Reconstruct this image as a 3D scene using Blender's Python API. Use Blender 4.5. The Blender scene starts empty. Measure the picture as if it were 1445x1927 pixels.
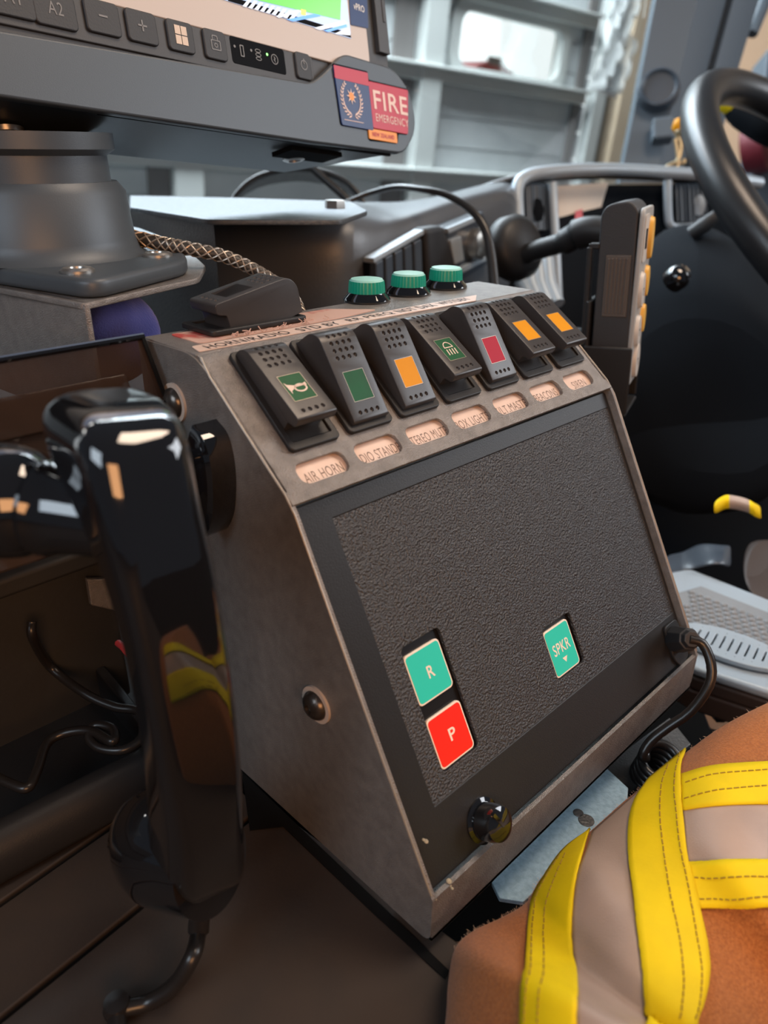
import bpy, bmesh, math, random
from mathutils import Vector as V, Matrix as M, Euler
from mathutils.bvhtree import BVHTree
random.seed(7)
S = bpy.context.scene
COL = S.collection
R = math.radians

# ------------------------------------------------------------------ camera, light, exposure
W, H, F = 1445, 1927, 1419.75
CX, CY = 722.5, 963.5
cd = bpy.data.cameras.new('camera')
cam = bpy.data.objects.new('camera', cd)
COL.objects.link(cam)
CP = V((-0.16786, -0.22274, 0.13116))
cam.location = CP
cam.rotation_euler = Euler((R(64.196), R(-0.545), R(-44.525)), 'XYZ')
cd.sensor_fit = 'VERTICAL'
cd.sensor_height = 36.0
cd.lens = 36.0 * F / H
cd.clip_start = 0.01
cd.dof.use_dof = True
cd.dof.focus_distance = 0.40
cd.dof.aperture_fstop = 7.5
S.camera = cam
RM = cam.rotation_euler.to_matrix()
UP = V((0, 0, 1))

S.view_settings.view_transform = 'Standard'
S.view_settings.look = 'None'
S.view_settings.exposure = 0.0
S.view_settings.gamma = 1.0
S.view_settings.use_curve_mapping = False

wd = bpy.data.worlds.new('world')
S.world = wd
wd.use_nodes = True
wd.node_tree.nodes['Background'].inputs[0].default_value = (0.62, 0.78, 1.0, 1)
wd.node_tree.nodes['Background'].inputs[1].default_value = 0.10


def lamp(name, loc, target, sx, sy, power, color):
    l = bpy.data.lights.new(name, 'AREA')
    l.shape = 'RECTANGLE'
    l.size, l.size_y, l.energy, l.color = sx, sy, power, color
    o = bpy.data.objects.new(name, l)
    COL.objects.link(o)
    o.location = loc
    o.rotation_euler = (V(target) - V(loc)).to_track_quat('-Z', 'Y').to_euler()
    return o


# daylight through the windscreen, through the passenger window, and added fills
lamp('windscreen_daylight', (0.55, 1.35, 0.95), (0.3, 0.1, 0.0), 1.6, 0.7, 30, (0.72, 0.87, 1.0))
lamp('side_window_daylight', (-1.15, -0.25, 0.75), (0.05, 0.1, 0.05), 0.7, 0.6, 8.0, (0.75, 0.88, 1.0))
lamp('warm_fill', (-0.50, -0.95, 0.34), (0.1, 0.0, -0.05), 0.55, 0.45, 6.8, (1.0, 0.48, 0.20))  # added warm fill in place of light bounced from behind the camera
lamp('overhead_fill', (0.50, -0.22, 1.02), (0.12, 0.0, 0.0), 0.5, 0.4, 9.0, (1.0, 0.78, 0.60))  # added fill from above that brightens the sloped switch strip
lamp('garage_fill', (1.6, 2.3, 2.6), (1.8, 4.4, 0.4), 3.0, 1.6, 480, (0.86, 0.94, 1.0))  # added area light to brighten the garage door
lamp('yard_daylight', (-1.0, 6.0, 6.0), (-0.5, 10.0, 0.0), 4, 4, 900, (1.0, 0.98, 0.95))
lamp('driver_window_daylight', (1.6, -0.95, 0.70), (0.2, 0.0, -0.1), 1.0, 0.7, 17, (0.90, 0.94, 1.0))


# ------------------------------------------------------------------ geometry of the view: a pixel of the photo on a plane
def ray(x, y):
    return RM @ V(((x - CX) / F, -(y - CY) / F, -1.0))


def D(x, y, d):
    return CP + ray(x, y) * d


def on(x, y, o, n):
    r = ray(x, y)
    return CP + r * ((V(o) - CP).dot(n) / r.dot(n))


def X_(x, y, v): return on(x, y, (v, 0, 0), V((1, 0, 0)))
def Y_(x, y, v): return on(x, y, (0, v, 0), V((0, 1, 0)))
def Z_(x, y, v): return on(x, y, (0, 0, v), V((0, 0, 1)))


def frame(o, x, y, z=None):
    x, y = V(x).normalized(), V(y)
    y = (y - x * y.dot(x)).normalized()
    z = x.cross(y)
    m = M((x, y, z)).transposed().to_4x4()
    m.translation = V(o)
    return m


# ------------------------------------------------------------------ materials
def mat(name, col, rough=0.5, metal=0.0, bump=None, var=None, coat=0.0, alpha=None, emit=None, spec=0.5, trans=0.0, sheen=0.0):
    m = bpy.data.materials.new(name)
    m.use_nodes = True
    nt = m.node_tree
    b = nt.nodes['Principled BSDF']
    bdist = 0.0014 if 'grained' in name else 0.0006
    b.inputs['Base Color'].default_value = (*col, 1)
    b.inputs['Roughness'].default_value = rough
    b.inputs['Metallic'].default_value = metal
    b.inputs['Specular IOR Level'].default_value = spec
    b.inputs['Coat Weight'].default_value = coat
    b.inputs['Coat Roughness'].default_value = 0.05
    b.inputs['Transmission Weight'].default_value = trans
    b.inputs['Sheen Weight'].default_value = sheen
    if emit:
        b.inputs['Emission Color'].default_value = (*emit[0], 1)
        b.inputs['Emission Strength'].default_value = emit[1]
    tc = nt.nodes.new('ShaderNodeTexCoord')
    if bump:
        sc, st, kind = bump
        if kind == 'n':
            t = nt.nodes.new('ShaderNodeTexNoise')
            t.inputs['Scale'].default_value = sc
            t.inputs['Detail'].default_value = 3
            out = t.outputs['Fac']
        elif kind == 'v':
            t = nt.nodes.new('ShaderNodeTexVoronoi')
            t.inputs['Scale'].default_value = sc
            t.feature = 'SMOOTH_F1'
            out = t.outputs['Distance']
        else:
            t = nt.nodes.new('ShaderNodeTexWave')
            t.inputs['Scale'].default_value = sc
            t.inputs['Distortion'].default_value = 1.0
            out = t.outputs['Fac']
        nt.links.new(tc.outputs['Object'], t.inputs['Vector'])
        bp = nt.nodes.new('ShaderNodeBump')
        bp.inputs['Strength'].default_value = st
        bp.inputs['Distance'].default_value = bdist
        nt.links.new(out, bp.inputs['Height'])
        nt.links.new(bp.outputs['Normal'], b.inputs['Normal'])
    if var:
        sc, c2, lo, hi = var
        t = nt.nodes.new('ShaderNodeTexNoise')
        t.inputs['Scale'].default_value = sc
        t.inputs['Detail'].default_value = 6
        r = nt.nodes.new('ShaderNodeValToRGB')
        r.color_ramp.elements[0].position = lo
        r.color_ramp.elements[0].color = (*col, 1)
        r.color_ramp.elements[1].position = hi
        r.color_ramp.elements[1].color = (*c2, 1)
        nt.links.new(tc.outputs['Object'], t.inputs['Vector'])
        nt.links.new(t.outputs['Fac'], r.inputs['Fac'])
        nt.links.new(r.outputs['Color'], b.inputs['Base Color'])
    if alpha is not None:
        b.inputs['Alpha'].default_value = alpha
    return m


MT = dict(
    hammer=mat('grey hammered paint', (0.27, 0.25, 0.235), 0.34, 0.45, (1700, 1.0, 'n'), (160, (0.19, 0.175, 0.165), 0.35, 0.75)),
    hammer_dark=mat('dark grey hammered paint', (0.10, 0.10, 0.10), 0.4, 0.5, (700, 0.5, 'v')),
    hammer_blue=mat('blue grey hammered plate', (0.31, 0.45, 0.54), 0.5, 0.1, (420, 0.9, 'n'), (300, (0.23, 0.35, 0.43), 0.4, 0.65)),
    shelf=mat('dull grey hammered shelf', (0.09, 0.10, 0.11), 0.5, 0.3, (420, 1.0, 'n'), (200, (0.06, 0.07, 0.08), 0.4, 0.7)),
    edge=mat('worn metal edge', (0.35, 0.30, 0.25), 0.4, 0.6),
    black=mat('black moulded plastic', (0.016, 0.0155, 0.016), 0.45, 0, (1500, 0.15, 'n'), None, 0, None, None, 0.32),
    washer=mat('pale washer', (0.50, 0.42, 0.36), 0.45),
    black_soft=mat('soft black plastic', (0.022, 0.023, 0.026), 0.55, 0, (900, 0.2, 'n')),
    rocker=mat('satin rocker plastic', (0.035, 0.032, 0.032), 0.36, 0, (2500, 0.06, 'n')),
    grain=mat('grained black radio panel', (0.022, 0.022, 0.025), 0.32, 0, (850, 1.0, 'n'), None, 0, None, None, 0.75),
    gloss=mat('glossy black bakelite', (0.006, 0.006, 0.007), 0.05, 0, None, None, 1.0),
    cradle=mat('charcoal coated dock', (0.062, 0.075, 0.088), 0.45, 0.2, (1800, 0.08, 'n')),
    tablet=mat('dark grey tablet casing', (0.04, 0.04, 0.042), 0.5, 0, (2200, 0.12, 'n')),
    bezel=mat('pale screen bezel', (0.52, 0.45, 0.40), 0.4),
    white=mat('white print', (0.75, 0.74, 0.72), 0.5),
    dim=mat('grey key print', (0.17, 0.17, 0.17), 0.5),
    amberp=mat('tan window print', (0.62, 0.50, 0.40), 0.5),
    lens_green=mat('dark green legend lens', (0.008, 0.085, 0.03), 0.45, 0, None, (90, (0.012, 0.06, 0.025), 0.4, 0.8), 0, None, None, 0.2),
    lens_amber=mat('amber legend lens', (0.66, 0.27, 0.006), 0.5, 0, None, (60, (0.60, 0.235, 0.005), 0.4, 0.8), 0, None, None, 0.15),
    lens_red=mat('crimson legend lens', (0.36, 0.008, 0.028), 0.5, 0, None, None, 0, None, None, 0.15),
    lens_dark=mat('empty lens recess', (0.008, 0.006, 0.005), 0.3),
    label=mat('pale label film', (0.72, 0.55, 0.46), 0.45, 0, None, (70, (0.62, 0.44, 0.35), 0.4, 0.8)),
    ink=mat('dark label ink', (0.20, 0.13, 0.10), 0.6),
    ink_black=mat('black label ink', (0.015, 0.012, 0.012), 0.6),
    redpaper=mat('scuffed red label film', (0.55, 0.35, 0.28), 0.6, 0, None, (45, (0.42, 0.06, 0.05), 0.56, 0.66)),
    teal=mat('backlit teal key', (0.03, 0.52, 0.40), 0.3, 0, None, None, 0, None, ((0.02, 0.62, 0.46), 0.10)),
    redkey=mat('backlit red key', (0.80, 0.02, 0.008), 0.3, 0, None, None, 0, None, ((1.0, 0.02, 0.01), 0.16)),
    keyrim=mat('cream key border', (0.85, 0.72, 0.60), 0.4),
    jewel=mat('green ribbed jewel', (0.0, 0.20, 0.13), 0.35, 0, None, None, 0.0, None, ((0.0, 0.25, 0.16), 0.12)),
    jewel_top=mat('frosted green jewel top', (0.30, 0.62, 0.55), 0.45),
    steel=mat('dull steel', (0.45, 0.43, 0.40), 0.32, 0.9),
    darksteel=mat('dark dome head', (0.10, 0.085, 0.075), 0.28, 0.8),
    braid=mat('black braided sleeve', (0.03, 0.026, 0.022), 0.5, 0.1, (260, 1.0, 'v')),
    cable=mat('black rubber cable', (0.015, 0.013, 0.012), 0.30),
    floor=mat('dark brown vinyl', (0.034, 0.023, 0.017), 0.66, 0, (260, 0.25, 'n'), (30, (0.024, 0.018, 0.015), 0.4, 0.7), 0, None, None, 0.35),
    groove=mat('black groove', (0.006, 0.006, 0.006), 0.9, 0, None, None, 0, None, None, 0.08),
    darkpanel=mat('dark grey cover panel', (0.026, 0.026, 0.026), 0.6, 0, (300, 0.25, 'n')),
    cloth_blue=mat('blue cloth', (0.065, 0.085, 0.33), 0.95, 0, (900, 0.6, 'n'), None, 0, None, None, 0.2, 0, 0.4),
    dash=mat('padded grey dash skin', (0.085, 0.095, 0.108), 0.36, 0, (500, 0.35, 'n')),
    dash_panel=mat('dark blue grey dash panel', (0.05, 0.065, 0.085), 0.35),
    silver=mat('silver grey trim', (0.36, 0.42, 0.47), 0.38, 0.2),
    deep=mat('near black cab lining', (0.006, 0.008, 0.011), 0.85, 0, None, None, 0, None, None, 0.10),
    pillar=mat('blue grey pillar trim', (0.105, 0.13, 0.155), 0.6, 0, (300, 0.15, 'n')),
    wheel=mat('black leather wheel', (0.014, 0.015, 0.017), 0.33, 0, (700, 0.15, 'n')),
    orange=mat('orange aramid fabric', (0.46, 0.155, 0.040), 0.9, 0, (1500, 1.0, 'n'), (900, (0.32, 0.10, 0.024), 0.35, 0.65), 0, None, None, 0.15, 0, 0.15),
    yellow=mat('fluorescent yellow tape', (0.80, 0.57, 0.003), 0.7, 0, (700, 0.15, 'n'), (45, (0.70, 0.50, 0.004), 0.4, 0.75), 0, None, None, 0.2),
    reflective=mat('grey reflective tape', (0.40, 0.285, 0.225), 0.5, 0.1, (1500, 0.25, 'n'), (28, (0.31, 0.22, 0.175), 0.4, 0.75)),
    thread=mat('ochre thread', (0.33, 0.19, 0.02), 0.9),
    fuzz=mat('pale brown fibre', (0.62, 0.40, 0.26), 0.9),
    key_grey=mat('light grey keypad', (0.33, 0.33, 0.32), 0.45),
    key_pale=mat('pale round key', (0.55, 0.52, 0.48), 0.4),
    key_amber=mat('amber round key', (0.75, 0.42, 0.07), 0.4),
    rib=mat('brown grey ribbed button', (0.085, 0.07, 0.06), 0.45),
    garage=mat('pale grey door panel', (0.50, 0.53, 0.54), 0.6, 0, None, (6, (0.44, 0.47, 0.48), 0.35, 0.7)),
    garage_rail=mat('galvanised door rail', (0.52, 0.55, 0.54), 0.5, 0.1),
    garage_dark=mat('brown grey shadow gap post', (0.16, 0.15, 0.145), 0.7),
    timber=mat('pale timber lining', (0.62, 0.50, 0.36), 0.7, 0, None, (5, (0.54, 0.42, 0.29), 0.4, 0.7)),
    beige=mat('beige wall board', (0.66, 0.46, 0.31), 0.8, 0, None, (3, (0.60, 0.42, 0.28), 0.3, 0.7)),
    sky=mat('bright overcast sky', (0.9, 0.95, 1.0), 1, 0, None, None, 0, None, ((0.93, 0.98, 1.0), 1.6)),
    carred=mat('red vehicle paint', (0.50, 0.05, 0.06), 0.4),
    reel=mat('dark red reel', (0.16, 0.015, 0.025), 0.5),
    brass=mat('tarnished brass', (0.42, 0.33, 0.20), 0.3, 0.8),
    mesh_bag=mat('black woven mesh', (0.03, 0.03, 0.03), 0.4, 0, (700, 1.0, 'v'), None, 0, 0.6),
    tread=mat('grey dimpled rubber', (0.20, 0.21, 0.22), 0.55),
    brown=mat('dark brown leather', (0.032, 0.019, 0.014), 0.6),
    navy=mat('badge navy', (0.012, 0.035, 0.13), 0.35, 0, None, None, 0.0, None, None, 0.3),
    badge_red=mat('badge red', (0.45, 0.010, 0.035), 0.35, 0, None, None, 0.0, None, None, 0.3),
    badge_orange=mat('badge orange', (0.75, 0.26, 0.02), 0.35, 0, None, None, 0.0, None, None, 0.3),
    badge_pale=mat('badge pale print', (0.70, 0.50, 0.42), 0.4),
    putty=mat('dull cream putty', (0.34, 0.29, 0.20), 0.8),
    paper=mat('cream reflection', (0.62, 0.55, 0.47), 0.6),  # tone of the reflection on the instrument cover
)


def emis(name, col, st, rough=0.2):
    return mat(name, col, rough, 0, None, None, 0, None, (col, st))


MT['scr_blue'] = emis('screen map grey blue', (0.32, 0.42, 0.62), 0.75)
MT['scr_line'] = emis('screen map pale strip', (0.62, 0.68, 0.78), 0.8)
MT['scr_road'] = emis('screen map blue road', (0.05, 0.25, 0.72), 0.8)
MT['scr_green'] = emis('screen green block', (0.09, 0.50, 0.04), 0.8)
MT['scr_yellow'] = emis('screen yellow marker', (0.85, 0.85, 0.05), 0.9)
MT['led'] = emis('green status light', (0.2, 1.0, 0.15), 2.0)


def clear(name, tint, tr, rough=0.03):
    m = bpy.data.materials.new(name)
    m.use_nodes = True
    nt = m.node_tree
    nt.nodes.remove(nt.nodes['Principled BSDF'])
    t = nt.nodes.new('ShaderNodeBsdfTransparent')
    t.inputs[0].default_value = (*tint, 1)
    g = nt.nodes.new('ShaderNodeBsdfGlossy')
    g.inputs['Roughness'].default_value = rough
    fr = nt.nodes.new('ShaderNodeFresnel')
    fr.inputs[0].default_value = 1.45
    mx = nt.nodes.new('ShaderNodeMixShader')
    ml = nt.nodes.new('ShaderNodeMath')
    ml.operation = 'MULTIPLY'
    ml.inputs[1].default_value = tr
    nt.links.new(fr.outputs[0], ml.inputs[0])
    nt.links.new(ml.outputs[0], mx.inputs[0])
    nt.links.new(t.outputs[0], mx.inputs[1])
    nt.links.new(g.outputs[0], mx.inputs[2])
    nt.links.new(mx.outputs[0], nt.nodes['Material Output'].inputs[0])
    return m


MT['smoke'] = mat('smoked acrylic', (0.040, 0.022, 0.014), 0.12, 0, None, (40, (0.028, 0.016, 0.011), 0.4, 0.75), 0, 0.62, None, 0.2)
MT['glass'] = clear('clear window glass', (0.97, 0.985, 0.98), 0.25)
MT['clearbag'] = mat('clear plastic film', (0.75, 0.78, 0.78), 0.2, 0, None, None, 0, 0.35)


# ------------------------------------------------------------------ mesh helpers
def curve_mesh(loops, ext, bev=0.0, res=2):
    c = bpy.data.curves.new('tmp', 'CURVE')
    c.dimensions = '2D'
    c.fill_mode = 'BOTH'
    c.extrude = ext
    c.bevel_depth = bev
    c.bevel_resolution = res
    for lp in loops:
        s = c.splines.new('POLY')
        s.points.add(len(lp) - 1)
        for p, q in zip(s.points, lp):
            p.co = (q[0], q[1], 0, 1)
        s.use_cyclic_u = True
    o = bpy.data.objects.new('tmp', c)
    me = bpy.data.meshes.new_from_object(o)
    out = [v.co.copy() for v in me.vertices], [list(p.vertices) for p in me.polygons]
    bpy.data.objects.remove(o)
    bpy.data.curves.remove(c)
    bpy.data.meshes.remove(me)
    return out


def text_mesh(s, w, h, ext=0.0001, bold=0.0):
    c = bpy.data.curves.new('tmp', 'FONT')
    c.body = s
    c.size = 1
    c.offset = bold
    c.space_character = 1.08
    o = bpy.data.objects.new('tmp', c)
    me = bpy.data.meshes.new_from_object(o)
    vs = [v.co.copy() for v in me.vertices]
    fs = [list(p.vertices) for p in me.polygons]
    bpy.data.objects.remove(o)
    bpy.data.curves.remove(c)
    bpy.data.meshes.remove(me)
    x0, x1 = min(v.x for v in vs), max(v.x for v in vs)
    y0, y1 = min(v.y for v in vs), max(v.y for v in vs)
    sx = w / (x1 - x0) if w else h / (y1 - y0)
    sy = h / (y1 - y0) if h else sx
    return [V(((v.x - (x0 + x1) / 2) * sx, (v.y - (y0 + y1) / 2) * sy, 0)) for v in vs], fs


def rrect(x0, y0, x1, y1, r, n=5):
    pts = []
    for cx, cy, a in ((x1 - r, y1 - r, 0), (x0 + r, y1 - r, 90), (x0 + r, y0 + r, 180), (x1 - r, y0 + r, 270)):
        for i in range(n + 1):
            t = R(a + 90 * i / n)
            pts.append((cx + r * math.cos(t), cy + r * math.sin(t)))
    return pts


def circle(cx, cy, r, n=24, ry=None):
    return [(cx + r * math.cos(2 * math.pi * i / n), cy + (ry or r) * math.sin(2 * math.pi * i / n)) for i in range(n)]


def rounded(poly, r, n=5):
    """round the corners of a polygon (r: one radius or one per corner)"""
    out = []
    k = len(poly)
    for i in range(k):
        p0, p, p1 = V((*poly[i - 1], 0)), V((*poly[i], 0)), V((*poly[(i + 1) % k], 0))
        rr = r[i] if isinstance(r, (list, tuple)) else r
        a, b = p0 - p, p1 - p
        d = min(rr, a.length * 0.49, b.length * 0.49)
        if d < 1e-6:
            out.append((p.x, p.y))
            continue
        s, e = p + a.normalized() * d, p + b.normalized() * d
        for j in range(n + 1):
            t = j / n
            q = s * (1 - t) ** 2 + p * 2 * t * (1 - t) + e * t * t
            out.append((q.x, q.y))
    return out


def smooth_path(pts, n=8):
    """Catmull-Rom through the points"""
    P = [V(p) for p in pts]
    P = [P[0] * 2 - P[1]] + P + [P[-1] * 2 - P[-2]]
    out = []
    for i in range(1, len(P) - 2):
        for j in range(n):
            t = j / n
            a, b, c, d = P[i - 1], P[i], P[i + 1], P[i + 2]
            out.append(0.5 * ((2 * b) + (c - a) * t + (2 * a - 5 * b + 4 * c - d) * t * t + (3 * b - a - 3 * c + d) * t ** 3))
    out.append(P[-2])
    return out


class B:
    def __init__(s):
        s.v, s.f, s.m = [], [], []

    def add(s, vs, fs, m=0, T=None):
        k = len(s.v)
        s.v += [(T @ V(v)) if T else V(v) for v in vs]
        s.f += [[i + k for i in f] for f in fs]
        s.m += [m] * len(fs)
        return s

    def box(s, c, d, m=0, T=None):
        x, y, z = d[0] / 2, d[1] / 2, d[2] / 2
        vs = [(c[0] + i * x, c[1] + j * y, c[2] + k * z) for i in (-1, 1) for j in (-1, 1) for k in (-1, 1)]
        return s.add(vs, [(0, 1, 3, 2), (4, 6, 7, 5), (0, 4, 5, 1), (2, 3, 7, 6), (0, 2, 6, 4), (1, 5, 7, 3)], m, T)

    def hexa(s, p, m=0):
        """eight corners: four of the bottom ring, four of the top ring"""
        return s.add(p, [(3, 2, 1, 0), (4, 5, 6, 7), (0, 1, 5, 4), (1, 2, 6, 5), (2, 3, 7, 6), (3, 0, 4, 7)], m)

    def prism(s, poly, h0, h1, m=0, T=None):
        n = len(poly)
        vs = [(p[0], p[1], h0) for p in poly] + [(p[0], p[1], h1) for p in poly]
        return s.add(vs, [list(range(n))[::-1], list(range(n, 2 * n))] + [(i, (i + 1) % n, n + (i + 1) % n, n + i) for i in range(n)], m, T)

    def plate(s, loops, t, m=0, T=None, bev=0.0, top=True):
        """flat plate with holes; its upper face at z = 0 (top) """
        vs, fs = curve_mesh(loops, max(t / 2 - bev, 1e-5), bev)
        Q = M.Translation((0, 0, -t / 2 if top else t / 2))
        return s.add(vs, fs, m, (T @ Q) if T else Q)

    def text(s, txt, w, h, m=0, T=None, bold=0.0):
        vs, fs = text_mesh(txt, w, h, bold=bold)
        return s.add(vs, fs, m, T)

    def tube(s, path, r, seg=10, m=0, cap=True):
        P = [V(p) for p in path]
        n = len(P)
        rs = r if isinstance(r, (list, tuple)) else [r] * n
        t0 = (P[1] - P[0]).normalized()
        a = t0.orthogonal().normalized()
        vs = []
        for i in range(n):
            t = (P[min(i + 1, n - 1)] - P[max(i - 1, 0)]).normalized()
            a = (a - t * a.dot(t)).normalized()
            b = t.cross(a)
            vs += [P[i] + (a * math.cos(2 * math.pi * j / seg) + b * math.sin(2 * math.pi * j / seg)) * rs[i] for j in range(seg)]
        fs = [(i * seg + j, i * seg + (j + 1) % seg, (i + 1) * seg + (j + 1) % seg, (i + 1) * seg + j) for i in range(n - 1) for j in range(seg)]
        if cap:
            fs += [list(range(seg))[::-1], list(range((n - 1) * seg, n * seg))]
        return s.add(vs, fs, m)

    def lathe(s, prof, T=None, seg=28, m=0):
        n = len(prof)
        vs = [(r * math.cos(2 * math.pi * j / seg), r * math.sin(2 * math.pi * j / seg), h) for r, h in prof for j in range(seg)]
        fs = [(i * seg + j, i * seg + (j + 1) % seg, (i + 1) * seg + (j + 1) % seg, (i + 1) * seg + j) for i in range(n - 1) for j in range(seg)]
        fs += [list(range(seg))[::-1], list(range((n - 1) * seg, n * seg))]
        return s.add(vs, fs, m, T)

    def loft(s, loops, m=0, cap=True, T=None):
        n, k = len(loops), len(loops[0])
        vs = [p for l in loops for p in l]
        fs = [(i * k + j, i * k + (j + 1) % k, (i + 1) * k + (j + 1) % k, (i + 1) * k + j) for i in range(n - 1) for j in range(k)]
        if cap:
            fs += [list(range(k))[::-1], list(range((n - 1) * k, n * k))]
        return s.add(vs, fs, m, T)

    def grid(s, rows, m=0):
        n, k = len(rows), len(rows[0])
        return s.add([p for r in rows for p in r], [(i * k + j, i * k + j + 1, (i + 1) * k + j + 1, (i + 1) * k + j) for i in range(n - 1) for j in range(k - 1)], m)

    def mesh(s, name, mats, smooth=35, merge=False):
        me = bpy.data.meshes.new(name)
        me.from_pydata(s.v, [], s.f)
        for m in mats:
            me.materials.append(MT[m] if isinstance(m, str) else m)
        me.polygons.foreach_set('material_index', s.m)
        bm = bmesh.new()
        bm.from_mesh(me)
        if merge:
            bmesh.ops.remove_doubles(bm, verts=bm.verts, dist=1e-5)
        bmesh.ops.recalc_face_normals(bm, faces=bm.faces)
        bm.to_mesh(me)
        bm.free()
        if smooth:
            me.shade_smooth()
            me.set_sharp_from_angle(angle=R(smooth))
        return me

    def build(s, name, mats, parent=None, bevel=0, seg=2, smooth=35, sub=0, thick=0, merge=False):
        if isinstance(mats, str):
            mats = [mats]
        me = s.mesh(name, mats, smooth if not bevel else 0, merge)
        o = bpy.data.objects.new(name, me)
        COL.objects.link(o)
        if parent:
            o.parent = parent
        if thick:
            q = o.modifiers.new('thick', 'SOLIDIFY')
            q.thickness = thick
            q.offset = -1
        if bevel:
            q = o.modifiers.new('bevel', 'BEVEL')
            q.width = bevel
            q.segments = seg
            q.limit_method = 'ANGLE'
            q.angle_limit = R(35)
            me.shade_smooth()
            q.harden_normals = True
        if sub:
            q = o.modifiers.new('sub', 'SUBSURF')
            q.levels = q.render_levels = sub
            me.shade_smooth()
        return o


def tag(o, label, cat=None, group=None, kind=None):
    o['label'] = label
    if cat: o['category'] = cat
    if group: o['group'] = group
    if kind: o['kind'] = kind
    return o


def thing(name, label, cat, T=None, group=None):
    o = bpy.data.objects.new(name, None)
    o.empty_display_size = 0.02
    COL.objects.link(o)
    if T is not None:
        o.matrix_world = T if isinstance(T, M) else M.Translation(V(T))
    return tag(o, label, cat, group)


def struct(o, label=None):
    o['kind'] = 'structure'
    if label: o['label'] = label
    return o



# ------------------------------------------------------------------ the setting: engine cover floor, garage, windscreen, pillar
def slab(x0, y0, x1, y1, z1, h, rot=0.0, piv=(0, 0)):
    T = M.Translation((piv[0], piv[1], 0)) @ M.Rotation(rot, 4, 'Z') @ M.Translation((-piv[0], -piv[1], 0))
    return T, ((x0 + x1) / 2, (y0 + y1) / 2, z1 - h / 2), (x1 - x0, y1 - y0, h)


FZ = -0.1900
b = B()
piv = (-0.08, 0.025)
for y0, y1 in ((-1.2, 0.0233), (0.0262, 0.0748), (0.0776, 0.30)):
    T, c, s = slab(-1.3, y0, 0.0005 - (0.004 if y0 > -1 else 0), y1, FZ, 0.03, R(6.0), piv)
    b.box(c, s, 0, T)
struct(b.build('floor', ['floor'], bevel=0.0012), 'dark brown vinyl engine cover with two long seams')
b = B()
b.box((-0.8, -0.3, -0.235), (1.6, 2.2, 0.02))
b.box((0.12, 0.03, -0.288), (0.22, 0.15, 0.19))
b.box((1.0, 0.0, -0.40), (2.0, 2.4, 0.02))
struct(b.build('floor', ['groove'], smooth=0))

# garage beyond the windscreen
GX, GD = V((0.98827, -0.14228, -0.05556)), V((-0.07978, 0.06927, -0.99440))
G = frame(D(950, 250, 4.2), GX, -GD)
GI = G.inverted()
GZ = G.to_3x3() @ V((0, 0, 1))


def gl(x, y, off=0.0):
    q = GI @ on(x, y, G @ V((0, 0, off)), GZ)
    return q.x, q.y


door = thing('door_1', 'pale grey sectional garage door with one long window', 'garage door', G)
del door['category']
door['kind'] = 'structure'
win = [gl(862, 14), gl(1058, 57), gl(1047, 157), gl(861, 126)]
wx0, wx1 = (win[0][0] + win[3][0]) / 2, (win[1][0] + win[2][0]) / 2
wy0, wy1 = (win[2][1] + win[3][1]) / 2, (win[0][1] + win[1][1]) / 2
b = B()
yy = -3.0
k = 0
while yy < 2.4:
    y1 = yy + 0.145
    for xa, xb in ((-6, wx0), (wx0, wx1), (wx1, 0.62)):
        lo, hi = yy, y1
        if xa == wx0:
            if lo < wy1 and hi > wy0:
                for u, w_ in ((lo, min(hi, wy0)), (max(lo, wy1), hi)):
                    if w_ - u > 0.004:
                        b.box(((xa + xb) / 2, (u + w_) / 2, -0.02), (xb - xa, w_ - u - 0.004, 0.035))
                continue
        b.box(((xa + xb) / 2, (lo + hi) / 2, -0.02), (xb - xa, hi - lo - 0.006, 0.035))
    yy = y1
b.box((-2.7, (wy0 - 3.0) / 2, -0.045), (6.6, wy0 + 3.0, 0.02))
b.box((-2.7, (wy1 + 2.4) / 2, -0.045), (6.6, 2.4 - wy1, 0.02))
b.box(((wx0 - 6) / 2, (wy0 + wy1) / 2, -0.045), (wx0 + 6, wy1 - wy0, 0.02))
b.box(((wx1 + 0.6) / 2, (wy0 + wy1) / 2, -0.045), (0.6 - wx1, wy1 - wy0, 0.02))
b.build('door_panel', ['garage'], door, smooth=0)
b = B()
b.plate([rrect(wx0 - 0.05, wy0 - 0.045, wx1 + 0.05, wy1 + 0.045, 0.09), rrect(wx0, wy0, wx1, wy1, 0.07)], 0.05, 0, M.Translation((0, 0, 0.02)), 0.006)
b.build('window_surround', ['garage_rail'], door)
b = B()
b.plate([rrect(wx0 - 0.02, wy0 - 0.02, wx1 + 0.02, wy1 + 0.02, 0.08)], 0.006, 0, M.Translation((0, 0, -0.005)))
b.build('window_pane', ['glass'], door, smooth=0)
for px, py, th in ((980, 166, 0.075), (1060, 30, 0.07), (640, 318, 0.07), (600, 470, 0.07)):
    x, y = gl(px, py)
    b = B()
    b.box((-2.7, y, 0.03), (6.5, th, 0.06))
    b.box((-2.7, y + th * .35, 0.075), (6.5, th * .2, 0.05))
    b.build('door_rail', ['garage_rail'], door, bevel=0.006)
for px, w_, mt in ((792, 0.13, 'garage_rail'), (748, 0.13, 'garage_dark'), (345, 0.13, 'garage_rail'), (300, 0.11, 'garage_dark'), (1082, 0.075, 'garage_dark'), (1110, 0.095, 'garage_rail')):
    x, y = gl(px, 200 if px > 500 else 325)
    b = B()
    b.box((x, 0, 0.006 if mt == 'garage_dark' else 0.035), (w_, 5.5, 0.02 if mt == 'garage_dark' else 0.07))
    b.build('door_post', [mt], door, bevel=0.004)
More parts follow.
